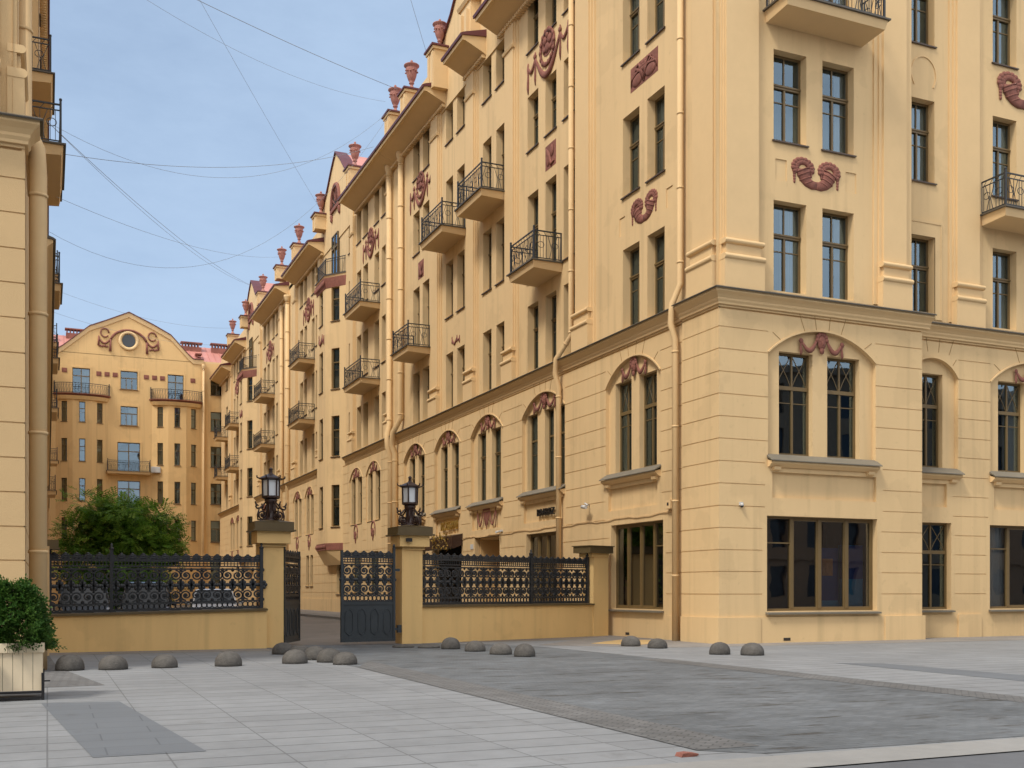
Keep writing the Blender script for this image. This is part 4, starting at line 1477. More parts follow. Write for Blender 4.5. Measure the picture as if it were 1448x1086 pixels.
for s0, s1, z in ((98.2, 102.0, 19.5), (98.2, 102.2, 14.95), (116.4, 119.7, 19.4), (116.4, 119.9, 14.8), (125.8, 127.8, 19.2), (125.8, 127.9, 14.7)):
    balcony(FS, FH, s0, s1, z, UB, 1.3)
eave(FS, FH, 91.9, 103.5, UB, 26.85); eave(FS, FH, 113.2, 122.0, UB); eave(FS, FH, 122.6, 131.0, UB, 26.0)
gable(FS, FH, 110.0)
put_window(FS, FH, 109.2, 110.9, 23.75, 27.0, UB + .12, 'door', sill=False)
for s in (93.4, 102.2, 111.8, 120.3): urn(FS, FH, s, .18, 29.65, 31.4)
roof_slope(FS, FH, 93.2, 131.0, UB, 27.55, 11.3, 1.6)
core(FS, FH, 93.2, 131.0, 27.2, base=-2.35)
drainpipe(FH, [(18.74, 94.2, 26.4), (18.74, 94.2, 0.1)], .16)

# =================================================================== END HOUSE WITH THE CURVED GABLE
EH = empty("apartment_building", (9, 131, 0), "ochre house closing the courtyard, with round attic window and curved gable", "building")
FE = Fr(0, 131.0, rad(270), True)
rows = [(7.5, 9.87), (11.75, 14.3), (16.2, 18.75), (20.62, 22.9)]
opens, ew = [], []
for (a, b_) in ((7.69, 9.55),):
    ew += [(a, b_, 20.61, 22.79, 'triple'), (a, b_, 24.74, 26.84, 'triple')]
ew += [(7.36, 9.83, 15.25, 18.65, 'door'), (7.36, 9.83, 11.2, 14.26, 'door'), (7.36, 9.83, 7.3, 9.9, 'door'), (2.59, 4.45, 23.86, 26.79, 'door'), (12.85, 14.64, 23.9, 26.82, 'door')]
for z0, z1 in ((24.8, 26.87), (20.55, 22.84), (16.27, 18.72), (11.89, 14.35), (7.4, 9.95), (2.5, 5.2)):
    ew.append((17.75, 19.9, z0, z1, 'triple'))
for z0, z1 in ((2.5, 5.4),):
    for a in (1.61, 3.26, 4.94, 7.7, 11.85, 13.5, 15.2): ew.append((a, a + .7, z0, z1, 'narrow'))
for a, b_, z0, z1, k in ew: opens.append((a, b_, z0, z1, -.3 if a > 17 else 0, .25))
build_wall(FE, EH, -1.5, 22, -.3, 28.5, 0, [(16.95, 22, -.3, 28.5, -.3)] + [(a - .18, b_ + .18, z0 - .1, z1 + .2, .05) for a, b_, z0, z1, k in ew if k in ('triple', 'door') and a < 17], [(a, b_, z0, z1, .05 if (k in ('triple', 'door') and a < 17) else o, d) for (a, b_, z0, z1, k), (_, _, _, _, o, d) in zip(ew, opens)], mat=M['stucco_far'], room=1.0)
for a, b_, z0, z1, k in ew:
    o = -.3 if a > 17 else 0
    put_window(FE, EH, a, b_, z0, z1, o - .2, k, sill=True, sillo=o + .05, curtain=rnd.choice([0, 1, 2, 3, 4, None]) if a < 17 else rnd.choice([3, 4, 4]))
G = [(-1.5, 28.45), (16.9, 28.45), (16.9, 28.75), (15.73, 28.75), (15.2, 29.2), (13.21, 31.32), (11.2, 32.35), (8.6, 33.5), (6.2, 32.35), (4.4, 31.56), (1.6, 29.1), (.95, 28.65), (-1.5, 28.65)]
b = MB(FE); b.slab(G, -.6, .0); b.build("gable", M['stucco_far'], EH)
b = MB(FE)
for p, q in zip(G[2:], G[3:]):
    b.hexa([(p[0], -.6, p[1] - .55), (p[0], .12, p[1] - .5), (q[0], .12, q[1] - .5), (q[0], -.6, q[1] - .55)],
           [(p[0], -.6, p[1] + .0), (p[0], .2, p[1] + .0), (q[0], .2, q[1] + .0), (q[0], -.6, q[1] + .0)])
cp = b.build("gable_cornice", M['stucco_trim'], EH)
b = MB(FE)
for p, q in zip(G[2:], G[3:]):
    b.hexa([(p[0], -.7, p[1] + .01), (p[0], .28, p[1] + .01), (q[0], .28, q[1] + .01), (q[0], -.7, q[1] + .01)],
           [(p[0], -.7, p[1] + .12), (p[0], .28, p[1] + .12), (q[0], .28, q[1] + .12), (q[0], -.7, q[1] + .12)])
b.build("gable_coping", M['roofedge'], cp)
b = MB(FE)
b.slab([(8.58 + .72 * math.cos(2 * math.pi * k / 24), 30.3 + .72 * math.sin(2 * math.pi * k / 24)) for k in range(24)], .01, .06)
oc = b.build("round_window", M['oppwin'], EH)
b = MB(FE)
b.tube([(8.58 + .95 * math.cos(2 * math.pi * k / 28), .05, 30.3 + .95 * math.sin(2 * math.pi * k / 28)) for k in range(29)], .2, 6, caps=False)
b.build("window_surround", M['stucco_trim'], oc)
b = MB(FE)
n = 16
b.tube([(8.58 + 2.05 * math.cos(rad(20) + rad(140) * k / n), .12, 29.75 + 1.75 * math.sin(rad(20) + rad(140) * k / n)) for k in range(n + 1)], .13, 6)
for sg in (-1, 1):
    x = 8.58 + sg * 1.95
    b.tube([(x, .1, 30.4), (x + sg * .05, .1, 28.95)], [.09, .15], 6)
    b.tube([(x + .62 * sg + .45 * math.cos(2 * math.pi * k / 10), .1, 31.0 + .5 * math.sin(2 * math.pi * k / 10)) for k in range(10)], .08, 6)
    b.tube(sag(x, 30.4, x + sg * 1.25, 30.3, .55), swell(.06, .12), 6)
    b.tube([(x + sg * 1.25, .1, 30.6), (x + sg * 1.3, .1, 29.5)], [.07, .12], 6)
    for k in range(4): b.ball((x + sg * (.4 + .25 * k), .1, 29.45 + .06 * (k % 2)), (.14, .1, .14), 6, 4)
b.build("ribbon_relief", M['terra'], EH)
for x, z in ((1.77, 26.43), (5.38, 26.3), (6.25, 26.3), (7.12, 26.3), (10.5, 26.3), (11.4, 26.3), (12.27, 26.3), (15.68, 26.3)):
    b = MB(FE); b.box(x - .27, x + .27, .002, .05, z - .25, z + .25); b.box(x - .16, x + .16, .05, .08, z - .14, z + .14); b.build("relief_tile", M['terra'], EH)
# two bowed bays with balconies on their heads
for cx, wn in ((3.6, (1.91, 3.59, 5.26)), (13.86, (12.16, 13.87, 15.52))):
    pl = [(cx - 2.75, 0), (cx - 1.0, .75), (cx + 1.0, .75), (cx + 2.75, 0)]
    for k in range(3):
        f = FE.sub(*pl[k], *pl[k + 1])
        L = f.len
        build_wall(f, EH, 0, L, -.3, 23.4, 0, [], [(L / 2 - .33, L / 2 + .33, a, b_, 0, .22) for a, b_ in rows], mat=M['stucco_far'], name="oriel_wall", room=.45)
        for a, b_ in rows:
            put_window(f, EH, L / 2 - .33, L / 2 + .33, a, b_, -.22, 'narrow', sillo=0)
    b = MB(FE)
    def arcp(e, z, n=10): return [(cx + (2.75 + e) * math.sin(rad(-90 + 180 * k / n)), -.02 + (.95 + e) * math.cos(rad(-90 + 180 * k / n)), z) for k in range(n + 1)]
    b.hexa(arcp(.0, 23.1), arcp(.18, 23.5))
    cb = b.build("balcony", M['stucco_far'], EH)
    b = MB(FE); b.hexa(arcp(.05, 23.51), arcp(.3, 23.7)); b.hexa(arcp(.34, 23.7), arcp(.34, 23.76)); b.build("slab_edge", M['terra'], cb)
    r = MB(FE)
    P = [Vector(p) for p in arcp(.15, 23.76, 26)]
    r.tube([p + Vector((0, 0, 1.15)) for p in P], .04, 4); r.tube([p + Vector((0, 0, .1)) for p in P], .03, 4); r.tube([p + Vector((0, 0, .95)) for p in P], .02, 4)
    for k, p in enumerate(P):
        r.tube([p, p + Vector((0, 0, 1.15 if k not in (1, 25) else 1.4))], .02 if k not in (1, 25) else .07, 4)
        if k: r.tube([P[k - 1] + Vector((0, 0, .1)), p + Vector((0, 0, .95))], .014, 4)
    r.build("railing", M['iron'], cb)
balcony(FE, EH, 6.2, 10.92, 15.3, 0, 1.0)
b = MB(FE); b.box(11.0, 12.0, .1, .6, 15.25, 15.95); b.box(11.08, 11.92, .6, .63, 15.32, 15.88); b.build("air_conditioner", M['white'], EH)
drainpipe(EH, [(16.86, 130.7, 27.9), (16.86, 130.7, 0)], .13, hopper=True)
b = MB(FE)
b.hexa([(-12, -.65, 28.5), (24, -.65, 28.5), (24, -6, 31.4), (-12, -6, 31.4)], [(-12, -.65, 28.7), (24, -.65, 28.7), (24, -6, 31.6), (-12, -6, 31.6)])
b.hexa([(-12, -6, 31.4), (24, -6, 31.4), (24, -12, 28.5), (-12, -12, 28.5)], [(-12, -6, 31.6), (24, -6, 31.6), (24, -12, 28.7), (-12, -12, 28.7)])
for k in range(52):
    s = -11.6 + .7 * k
    b.hexa([(s, -.65, 28.71), (s + .05, -.65, 28.71), (s + .05, -6, 31.61), (s, -6, 31.61)], [(s, -.65, 28.79), (s + .05, -.65, 28.79), (s + .05, -6, 31.69), (s, -6, 31.69)])
rf = b.build("roof", M['roof'], EH)
for s0, s1, zt, oo in ((2.0, 5.0, 32.3, -5), (14.9, 17.2, 31.75, -4.2), (18.4, 20.4, 31.85, -4.2), (-1.6, .4, 32.0, -3.5), (10.6, 11.5, 32.9, -5), (16.3, 16.8, 29.9, -1.6)):
    b = MB(FE)
    b.box(s0, s1, oo - .8, oo, 29, zt - .55)
    b.box(s0 - .12, s1 + .12, oo - .92, oo + .12, zt - .14, zt)
    k = s0 + .05
    while k < s1 - .1:
        b.box(k, k + .14, oo - .75, oo - .05, zt - .55, zt - .14)
        k += .36
    b.build("chimney", M['terra'], rf)
core(FE, EH, -12, 24, 28.3, base=-1.6, back=-12, mat='stucco_far')
b = MB(FE); b.box(15, 24, -.64, -.31, 28.5, 28.72); b.build("wall_head", M['stucco_trim'], EH)

# =================================================================== LEFT-HAND ROW
LH = empty("apartment_building", (-4, 26, 0), "ochre house at the left edge with a thick drainpipe beside its rusticated corner", "building")
FL = Fr(-0.40, 0, 0, True)                   # courtyard side
FLF = Fr(0, 23.08, rad(270), True)           # side to the square
rects, opens, arches = grooves(-16, -.40), [], []
WL = [(-3.6, -2.4), (-5.4, -4.2)]
bay_low(FLF, LH, [(-5.4, -4.2), (-3.6, -2.4)], 0, 2.0, -3.9, rects, opens, arches, 0, (-5.9, -1.9, .98, 3.94), (-5.6, -2.2))
build_wall(FLF, LH, -16, -.40, -.3, 10.31, 0, rects, opens, arches, mat=M['stucco_left'])
put_low(FLF, LH, [(-5.4, -4.2), (-3.6, -2.4)], -3.9, 2.0, 0, (-5.9, -1.9, .98, 3.94))
cornice(FLF, LH, -16, -.40, 0, mit2=0)
opens = [(a, b_, z0, z1, UB, .34) for a, b_ in WL for z0, z1 in (R3, R4, R5)]
build_wall(FLF, LH, -16, -.55, 10.9, 29, UB, [], opens, mat=M['stucco_left'])
for a, b_, z0, z1, o, d in opens: put_window(FLF, LH, a, b_, z0, z1, o - d, 'tall', sill=z0 > 12, sillo=o)
pilaster(FLF, LH, -1.85, -.98, 10.95, 28.8, UB, side=.12)
# courtyard side: rusticated corner, then flush houses with balconies and eaves
rects = grooves(23.08, 24.6)
build_wall(FL, LH, 23.08, 30.2, -.3, 10.31, 0, grooves(23.1, 30.2) + [(23.08, 30.2, -.3, .8, .04)], [], mat=M['stucco_left'])
cornice(FL, LH, 23.08, 23.6, 0, mit=0)
build_wall(FL, LH, 23.2, 45, 10.31, 29.0, -.22, [], [], mat=M['stucco_left'])
pilaster(FL, LH, 23.35, 24.2, 10.95, 28.8, -.30, side=.1)
drainpipe(LH, [(-.46, 24.5, 28), (-.46, 24.5, 11.4), (-.2, 24.0, 10.6), (-.17, 23.85, 10.0), (-.17, 23.85, 0)], .17)
balcony(FL, LH, 40.6, 44.0, 19.55, -.22, .80); balcony(FL, LH, 34.4, 38.2, 14.78, -.22, 1.06)
eave(FL, LH, 22.0, 45, -.22, 27.0, reach=.12); eave(FLF, LH, -16, .3, UB, 27.0)
b = MB(); b.box(-16, -2.9, 25.2, 45, -.3, 28.2); b.build("rear_block", M['stucco_left'], LH)
b = MB(); b.hexa([(-16, 23.3, 28.0), (-.7, 23.3, 28.0), (-.7, 45, 28.0), (-16, 45, 28.0)], [(-16, 26, 29.2), (-5, 26, 29.2), (-5, 45, 29.2), (-16, 45, 29.2)]); b.build("roof", M['roof'], LH)
LR = empty("apartment_building", (-4, 80, 0), "left-hand row of the courtyard seen almost edge-on behind the drainpipe", "building")
FL2 = Fr(-0.10, 0, 0, True)
lw = [(a, a + .9, z0, z1) for a in range(47, 128, 4) for z0, z1 in ((6.05, 9.1), R3, R4, R5, R6)]
lw = [q for q in lw if not (q[2] < 10 and q[0] > 100)][:96]
build_wall(FL2, LR, 30.2, 131, -.3, 10.31, 0, [], [(a, b_, z0, z1, 0, .24) for a, b_, z0, z1 in lw if z0 < 10], mat=M['stucco_left'])
build_wall(FL2, LR, 45, 131, 10.31, 29, -.2, [], [(a, b_, z0, z1, -.2, .3) for a, b_, z0, z1 in lw if z0 > 10], mat=M['stucco_left'])
for a, b_, z0, z1 in lw: put_window(FL2, LR, a, b_, z0, z1, -.24 if z0 < 10 else -.5, 'tall', sillo=0 if z0 < 10 else -.2)
cornice(FL2, LR, 30.4, 131, -.03)
for s0, s1, z, e in ((50, 53.5, 19.5, .85), (50, 53.5, 14.78, .85), (66, 69.5, 19.5, .9), (66, 69.5, 14.78, .9), (84, 88, 14.78, 1.0), (84, 88, 19.5, 1.0), (100, 104, 10.2, 1.0), (118, 121, 19.5, 1.3), (118, 121, 14.8, 1.3)):
    balcony(FL2, LR, s0, s1, z, -.2, e)
eave(FL2, LR, 45.1, 131, -.2, 26.8, reach=.05)
drainpipe(LR, [(.12, 131 - 2, 26), (.12, 131 - 2, 0)], .2)
b = MB(); b.box(-12, -1.8, 45.1, 131, -.3, 28.4); b.build("rear_block", M['stucco_left'], LR)
b = MB(); b.box(-1.79, -.31, 45.02, 45.3, 10.32, 28.8); b.build('end_wall', M['stucco_left'], LR)
roof_slope(FL2, LR, 45.1, 131, -.2, 28.1, 11, 1.2)

# =================================================================== HOUSES ACROSS THE SQUARE (behind the camera, mirrored in the shop windows)
OH = empty("apartment_building", (10, -22, 0), "brown terrace across the square, seen only mirrored in the shop windows", "building")
FO = Fr(0, -22, rad(90))
ow = [(x, x + 1.5, z, z + 2.6) for x in range(-38, 136, 4) for z in (1.2, 5.4, 9.4, 13.4, 17.2)]
build_wall(FO, OH, -42, 140, -.3, 21.5, 0, [(-42, 140, 4.3, 4.8, .2), (-42, 140, 20.9, 21.5, .5)], [(a, b_, c, d, 0, .25) for a, b_, c, d in ow], mat=M['opp'], room=.4)
b = MB(FO)
for a, b_, c, d in ow: b.box(a, b_, -.3, -.26, c, d)
w_ = b.build("window_glass", M['oppwin'], OH)
w_["kind"] = "stuff"
b = MB(); b.box(-42, 140, -34, -22.7, -.3, 21.4); b.build("rear_block", M['opp'], OH)

# =================================================================== GATE, BOUNDARY WALLS, LANTERNS
FG = Fr(0, 0, rad(270), True)                # s = X, o = -Y
def spiral(cx, cz, r0, r1, a0, turns, n=22):
    return [(cx + (r0 + (r1 - r0) * k / n) * math.cos(a0 + turns * 2 * math.pi * k / n), 0, cz + (r0 + (r1 - r0) * k / n) * math.sin(a0 + turns * 2 * math.pi * k / n)) for k in range(n + 1)]
def grille_unit(W=.54, crest=True, t=.032):
    """one repeat of the wrought pattern: band, two rows of mirrored scrolls round rosettes, band and crest"""
    b = MB()
    h = W / 2
    for z, q in ((.02, t), (.22, t * .8), (1.16, t * .9), (1.24, t * .7), (1.40, t * 1.3)):
        b.box(-h, h, -q * .6, q * .6, z - q * .8, z + q * .8)
    for sg in (-1, 1):
        cx = sg * W * .25
        b.tube(spiral(cx, .98, .148, .03, rad(90), sg * -1.6), t * .95, 4)
        b.tube(spiral(cx, .41, .148, .03, rad(-90), sg * 1.6), t * .95, 4)
        b.tube([(cx + sg * .12, 0, .88), (sg * h * .98, 0, .70), (cx + sg * .12, 0, .51)], t, 4)
        b.tube([(cx - sg * .11, 0, .88), (.0, 0, .70), (cx - sg * .11, 0, .51)], t, 4)
        b.ball((cx, 0, .98), (.05, .02, .05), 6, 4); b.ball((cx, 0, .41), (.05, .02, .05), 6, 4)
        for zz in (1.14, .26):
            b.ball((sg * h, 0, zz), (.05, .02, .06), 5, 4); b.ball((0, 0, zz), (.05, .02, .06), 5, 4)
        # rings in the lower band
        b.tube(spiral(cx - .065, .12, .075, .075, 0, 1, 10), t * .7, 4)
        b.tube(spiral(cx + .065, .12, .075, .075, 0, 1, 10), t * .7, 4)
        # rosettes half-way up and bars of the upper band
        b.ball((sg * h * .5, 0, .70), (.06, .03, .06), 7, 4)
        for k in range(3):
            x = sg * W * (.08 + .16 * k)
            b.box(x - .012, x + .012, -.01, .01, 1.24, 1.40)
        b.box(-h, h, -.008, .008, 1.305, 1.33)
        if crest:
            x = cx
            b.box(x - .03, x + .03, -.014, .014, 1.4, 1.57)
            b.ball((x, 0, 1.53), (.115, .022, .045), 7, 4); b.ball((x, 0, 1.575), (.05, .022, .035), 6, 4); b.ball((x, 0, 1.47), (.12, .02, .05), 6, 4)
            b.tube([(x - W * .25, 0, 1.47), (x - W * .17, 0, 1.45), (x - .05, 0, 1.53)], t * 1.1, 4)
            b.tube([(x + W * .25, 0, 1.47), (x + W * .17, 0, 1.45), (x + .05, 0, 1.53)], t * 1.1, 4)
            b.tube([(x - W * .25, 0, 1.53), (x - W * .15, 0, 1.49), (x - .04, 0, 1.56)], t * .8, 4)
            b.tube([(x + W * .25, 0, 1.53), (x + W * .15, 0, 1.49), (x + .04, 0, 1.56)], t * .8, 4)
    for x in (-h, 0, h):
        for k in range(6):
            an = k * math.pi / 3
            b.ball((x + .075 * math.cos(an), 0, .70 + .085 * math.sin(an)), (.06, .022, .06), 6, 4)
    return b
UNIT = grille_unit().mesh("iron_panel", M['iron'])
def set_unit(me, parent, fr, s, o, z, sx=1.0, sz=1.0):
    return inst("iron_panel", me, parent, fr.P(s, o, z), math.atan2(fr.a.y, fr.a.x), (sx, 1, sz))

def low_fence(label, fr, L, zc0, zc1, posts, n, wall_to, cat="fence"):
    p = fr.P(0, 0, 0)
    t = empty("boundary_fence", p, label, cat)
    b = MB(fr)
    b.hexa([(0, 0, -.2), (wall_to, 0, -.2), (wall_to, -.42, -.2), (0, -.42, -.2)], [(0, 0, zc0 - .06), (wall_to, 0, zc1 - .06), (wall_to, -.42, zc1 - .06), (0, -.42, zc0 - .06)])
    b.build("low_wall", M['stucco_wall'], t)
    b = MB(fr)
    b.hexa([(0, .07, zc0 - .058), (L + .1, .07, zc1 - .058), (L + .1, -.49, zc1 - .058), (0, -.49, zc0 - .058)], [(0, .07, zc0 - .01), (L + .1, .07, zc1 - .01), (L + .1, -.3, zc1 + .02), (0, -.3, zc0 + .02)])
    b.build("coping", M['cap'], t)
    W = L / n
    for k in range(n):
        u = (k + .5) / n
        set_unit(UNIT, t, fr, W * (k + .5), -.18, zc0 + (zc1 - zc0) * u + .02, W / .54, 1 - (zc1 - zc0) * .6 * u)
    for s in posts:
        b = MB(fr)
        zc = zc0 + (zc1 - zc0) * s / L
        b.box(s - .045, s + .045, -.22, -.13, zc, zc + 1.68)
        b.lathe([(.065, 0), (.065, .04), (.02, .07), (.045, .11), (.01, .17)], (s, -.175, zc + 1.68), 8)
        b.build("post", M['iron'], t)
    return t
fl = low_fence("wrought-iron fence on a plain ochre wall, from the left house to the left gate pillar", FG.sub(.02, -30.42, 5.66, -30.42), 5.54, 1.0, 1.12, [1.55, .04, 5.5], 10, 5.62)
fr_ = low_fence("wrought-iron fence on an ochre wall, set obliquely between right gate pillar and corner house", FG.sub(10.5, -31.45, 18.6, -34.3), 7.65, 1.17, 1.17, [.03, 4.85, 7.62], 14, 8.5)
# piers at the outer ends
pf = FG.sub(10.5, -31.45, 18.6, -34.3)
t = empty("end_pier", pf.P(8.0, 0, 0), "square ochre pier with a flat metal cap where the oblique fence meets the corner house", "pier")
b = MB(pf); b.box(7.72, 8.5, -.5, .03, 0, 2.95); b.box(7.62, 8.5, -.58, .06, 2.82, 2.951); b.build("shaft", M['stucco_wall'], t)
b = MB(pf); b.box(7.42, 8.62, -.68, .16, 2.955, 3.19); b.box(7.38, 8.66, -.72, .2, 3.19, 3.22); b.build("cap", M['cap'], t)
t = empty("end_pier", (-.2, 30.3, 0), "narrow ochre pier with a small metal cap between the left house and the fence", "pier")
b = MB()
b.box(-.35, .05, 29.2, 30.9, -.1, 2.72)
b.hexa([(-.35, 29.0, 0), (.03, 29.0, 0), (.03, 29.2, 0), (-.35, 29.2, 0)], [(-.35, 29.12, 3.3), (-.08, 29.12, 3.1), (-.08, 29.2, 3.1), (-.35, 29.2, 3.3)])
b.build("shaft", M['stucco_left'], t)
b = MB(); b.box(-.4, .27, 30.3, 31.0, 2.725, 2.93); b.box(-.42, .30, 30.27, 31.03, 2.69, 2.724); b.build("cap", M['cap'], t)

def gate_pillar(x, y, label):
    t = empty("gate_pillar", (x, y, 0), label, "pillar")
    b = MB(); b.box(x - .3, x + .3, y - .3, y + .3, -.1, 2.86)
    b.box(x - .36, x - .301, y - .34, y + .34, -.1, 2.86)
    b.build("shaft", M['stucco_wall'], t)
    b = MB()
    b.box(x - .36, x + .36, y - .36, y + .36, 2.862, 2.95)
    b.box(x - .47, x + .47, y - .47, y + .47, 2.952, 3.29)
    b.box(x - .40, x + .40, y - .472, y - .4705, 3.0, 3.25)
    b.build("capital", M['stucco_wall'], t)
    b = MB()
    b.box(x - .60, x + .60, y - .60, y + .60, 3.292, 3.335)
    b.box(x - .55, x + .55, y - .55, y + .55, 3.336, 3.55)
    b.hexa([(x - .56, y - .56, 3.551), (x + .56, y - .56, 3.551), (x + .56, y + .56, 3.551), (x - .56, y + .56, 3.551)], [(x - .2, y - .2, 3.62), (x + .2, y - .2, 3.62), (x + .2, y + .2, 3.62), (x - .2, y + .2, 3.62)])
    b.box(x - .38, x + .38, y - .38, y + .38, 2.90, 2.905)
    b.build("cap", M['cap'], t)
    return t
PL, PR = (5.86, 30.98), (10.22, 31.62)
gate_pillar(*PL, "left ochre gate pillar with a stepped capital, carrying the left lantern")
gate_pillar(*PR, "right ochre gate pillar with a stepped capital and a small black lamp on its face")
t = empty("wall_lamp", (PR[0] - .2, PR[1] - .475, 3.1), "tiny black flood lamp fixed to the face of the right gate pillar", "lamp")
b = MB(); b.box(PR[0] - .30, PR[0] - .12, PR[1] - .60, PR[1] - .52, 3.09, 3.2); b.build("housing", M['black'], t)
b = MB(); b.box(PR[0] - .23, PR[0] - .19, PR[1] - .52, PR[1] - .473, 3.1, 3.16); b.build("bracket", M['black'], t)

def lantern(x, y, z, label):
    t = empty("gate_lantern", (x, y, z), label, "lantern")
    b = MB()
    b.lathe([(.26, 0), (.26, .03), (.17, .06), (.13, .2), (.11, .42), (.16, .52), (.19, .6), (.15, .64)], (x, y, z), 10)
    for k in range(6):
        an = k * math.pi / 3
        b.tube([(x + .13 * math.cos(an), y + .13 * math.sin(an), z + .05), (x + .11 * math.cos(an), y + .11 * math.sin(an), z + .55)], .03, 5)
    b.build("stem", M['lantern'], t)
    for k in range(4):
        f = Fr(x, y, rad(45 + 90 * k) - rad(25))
        an = rad(20 + 90 * k)
        ca, sa = math.cos(an), math.sin(an)
        b = MB()
        def pol(r, zz): return (x + r * ca, y + r * sa, z + zz)
        pts = [pol(.14, .56), pol(.24, .46), pol(.34, .36), pol(.44, .34), pol(.49, .40), pol(.45, .45), pol(.40, .42)]
        b.tube(pts, [.02, .026, .03, .028, .026, .022, .02], 5)
        sp = [pol(.27 + (.145 - .10 * q / 20) * math.cos(rad(200) + q / 20 * rad(560)), .17 + (.145 - .10 * q / 20) * math.sin(rad(200) + q / 20 * rad(560))) for q in range(21)]
        b.tube(sp, .024, 5)
        b.tube([pol(.42, .03), pol(.43, .16), pol(.38, .33)], [.02, .026, .02], 5)
        b.tube([pol(.14, .03), pol(.28, .015), pol(.43, .03)], .022, 5)
        b.ball(pol(.28, .17), (.04, .04, .04), 6, 4)
        for q in range(3): b.ball(pol(.46 + .02 * q, .43 + .04 * q), (.035 - .006 * q, .03, .035), 5, 4)
        b.build("scroll_bracket", M['lantern'], t)
    zb = z + .66
    b = MB()
    b.lathe([(.21, -.03), (.26, .0), (.26, .05), (.235, .06)], (x, y, zb), 6, sm=False)
    for k in range(6):
        an = k * math.pi / 3
        b.tube([(x + .235 * math.cos(an), y + .235 * math.sin(an), zb + .04), (x + .245 * math.cos(an), y + .245 * math.sin(an), zb + .52)], .028, 4)
        a2 = an + math.pi / 6
    b.lathe([(.25, .50), (.34, .53), (.34, .56), (.22, .62), (.12, .66), (.07, .69), (.05, .72), (.05, .80), (.07, .82), (.02, .87)], (x, y, zb), 6, sm=False)
    for k in range(6):
        an = k * math.pi / 3
        b.tube([(x + .33 * math.cos(an), y + .33 * math.sin(an), zb + .55), (x + .39 * math.cos(an), y + .39 * math.sin(an), zb + .57), (x + .40 * math.cos(an), y + .40 * math.sin(an), zb + .63)], .022, 5)
    b.build("cage", M['lantern'], t)
    b = MB()
    b.lathe([(.215, .06), (.225, .50)], (x, y, zb), 6, sm=False)
    b.build("glass", M['pane'], t)
    return t
lantern(PL[0], PL[1], 3.60, "left wrought lantern of six frosted panes, on the pillar beside the folded-back gate leaf")
lantern(PR[0], PR[1], 3.60, "right wrought lantern of six frosted panes, on the pillar beside the shut gate leaf")

def gate_leaf(x0, y0, x1, y1, label):
    t = empty("gate_leaf", (x0, y0, 0), label, "gate")
    f = FG.sub(x0, -y0, x1, -y1)
    L = f.len
    b = MB(f)
    for s, e in ((.03, .12), (L - .03, .0)): b.box(s - .035, s + .035, -.035, .035, .10, 2.80 + e)
    b.box(.065, L - .065, -.03, .03, 1.20, 1.28); b.box(.065, L - .065, -.03, .03, .10, .18)
    b.ball((.03, 0, 2.96), (.05, .05, .06), 6, 4)
    b.build("leaf_frame", M['irongate'], t)
    b = MB(f)
    b.box(.065, L - .065, -.012, .012, .18, 1.20)
    n = 4
    for k in range(n):
        c = L * (k + .5) / n * .94 + L * .03
        w = L / n * .28
        o = [(c - w, .46), (c - w * .6, .36), (c, .30), (c + w * .6, .36), (c + w, .46), (c + w, .90), (c + w * .6, 1.02), (c, 1.08), (c - w * .6, 1.02), (c - w, .90), (c - w, .46)]
        for sd in (.016, -.016):
            b.tube([(s, sd, z) for s, z in o], .018, 4, caps=False)
        for z in (.42, .95):
            b.box(c - w * 1.25, c - w * .8, -.02, .02, z - .03, z + .03); b.box(c + w * .8, c + w * 1.25, -.02, .02, z - .03, z + .03)
    b.build("lower_panel", M['irongate'], t)
    n = 3
    for k in range(n):
        W = (L - .14) / n
        u = set_unit(UNIT, t, f, .07 + W * (k + .5), 0, 1.28, W / .54, .95)
    b = MB(f)
    b.box(-.16, .0, -.03, .03, .42, .50); b.box(-.16, .0, -.03, .03, 2.2, 2.28); b.box(-.2, -.08, -.05, .05, .35, .58)
    b.build("hinge", M['irongate'], t)
    return t
gate_leaf(9.62, 31.25, 7.90, 31.0, "right leaf of the iron gate, shut, with four long ovals on its lower plate")
gate_leaf(6.24, 31.05, 7.02, 32.6, "left leaf of the iron gate, folded back into the courtyard and seen almost edge-on")

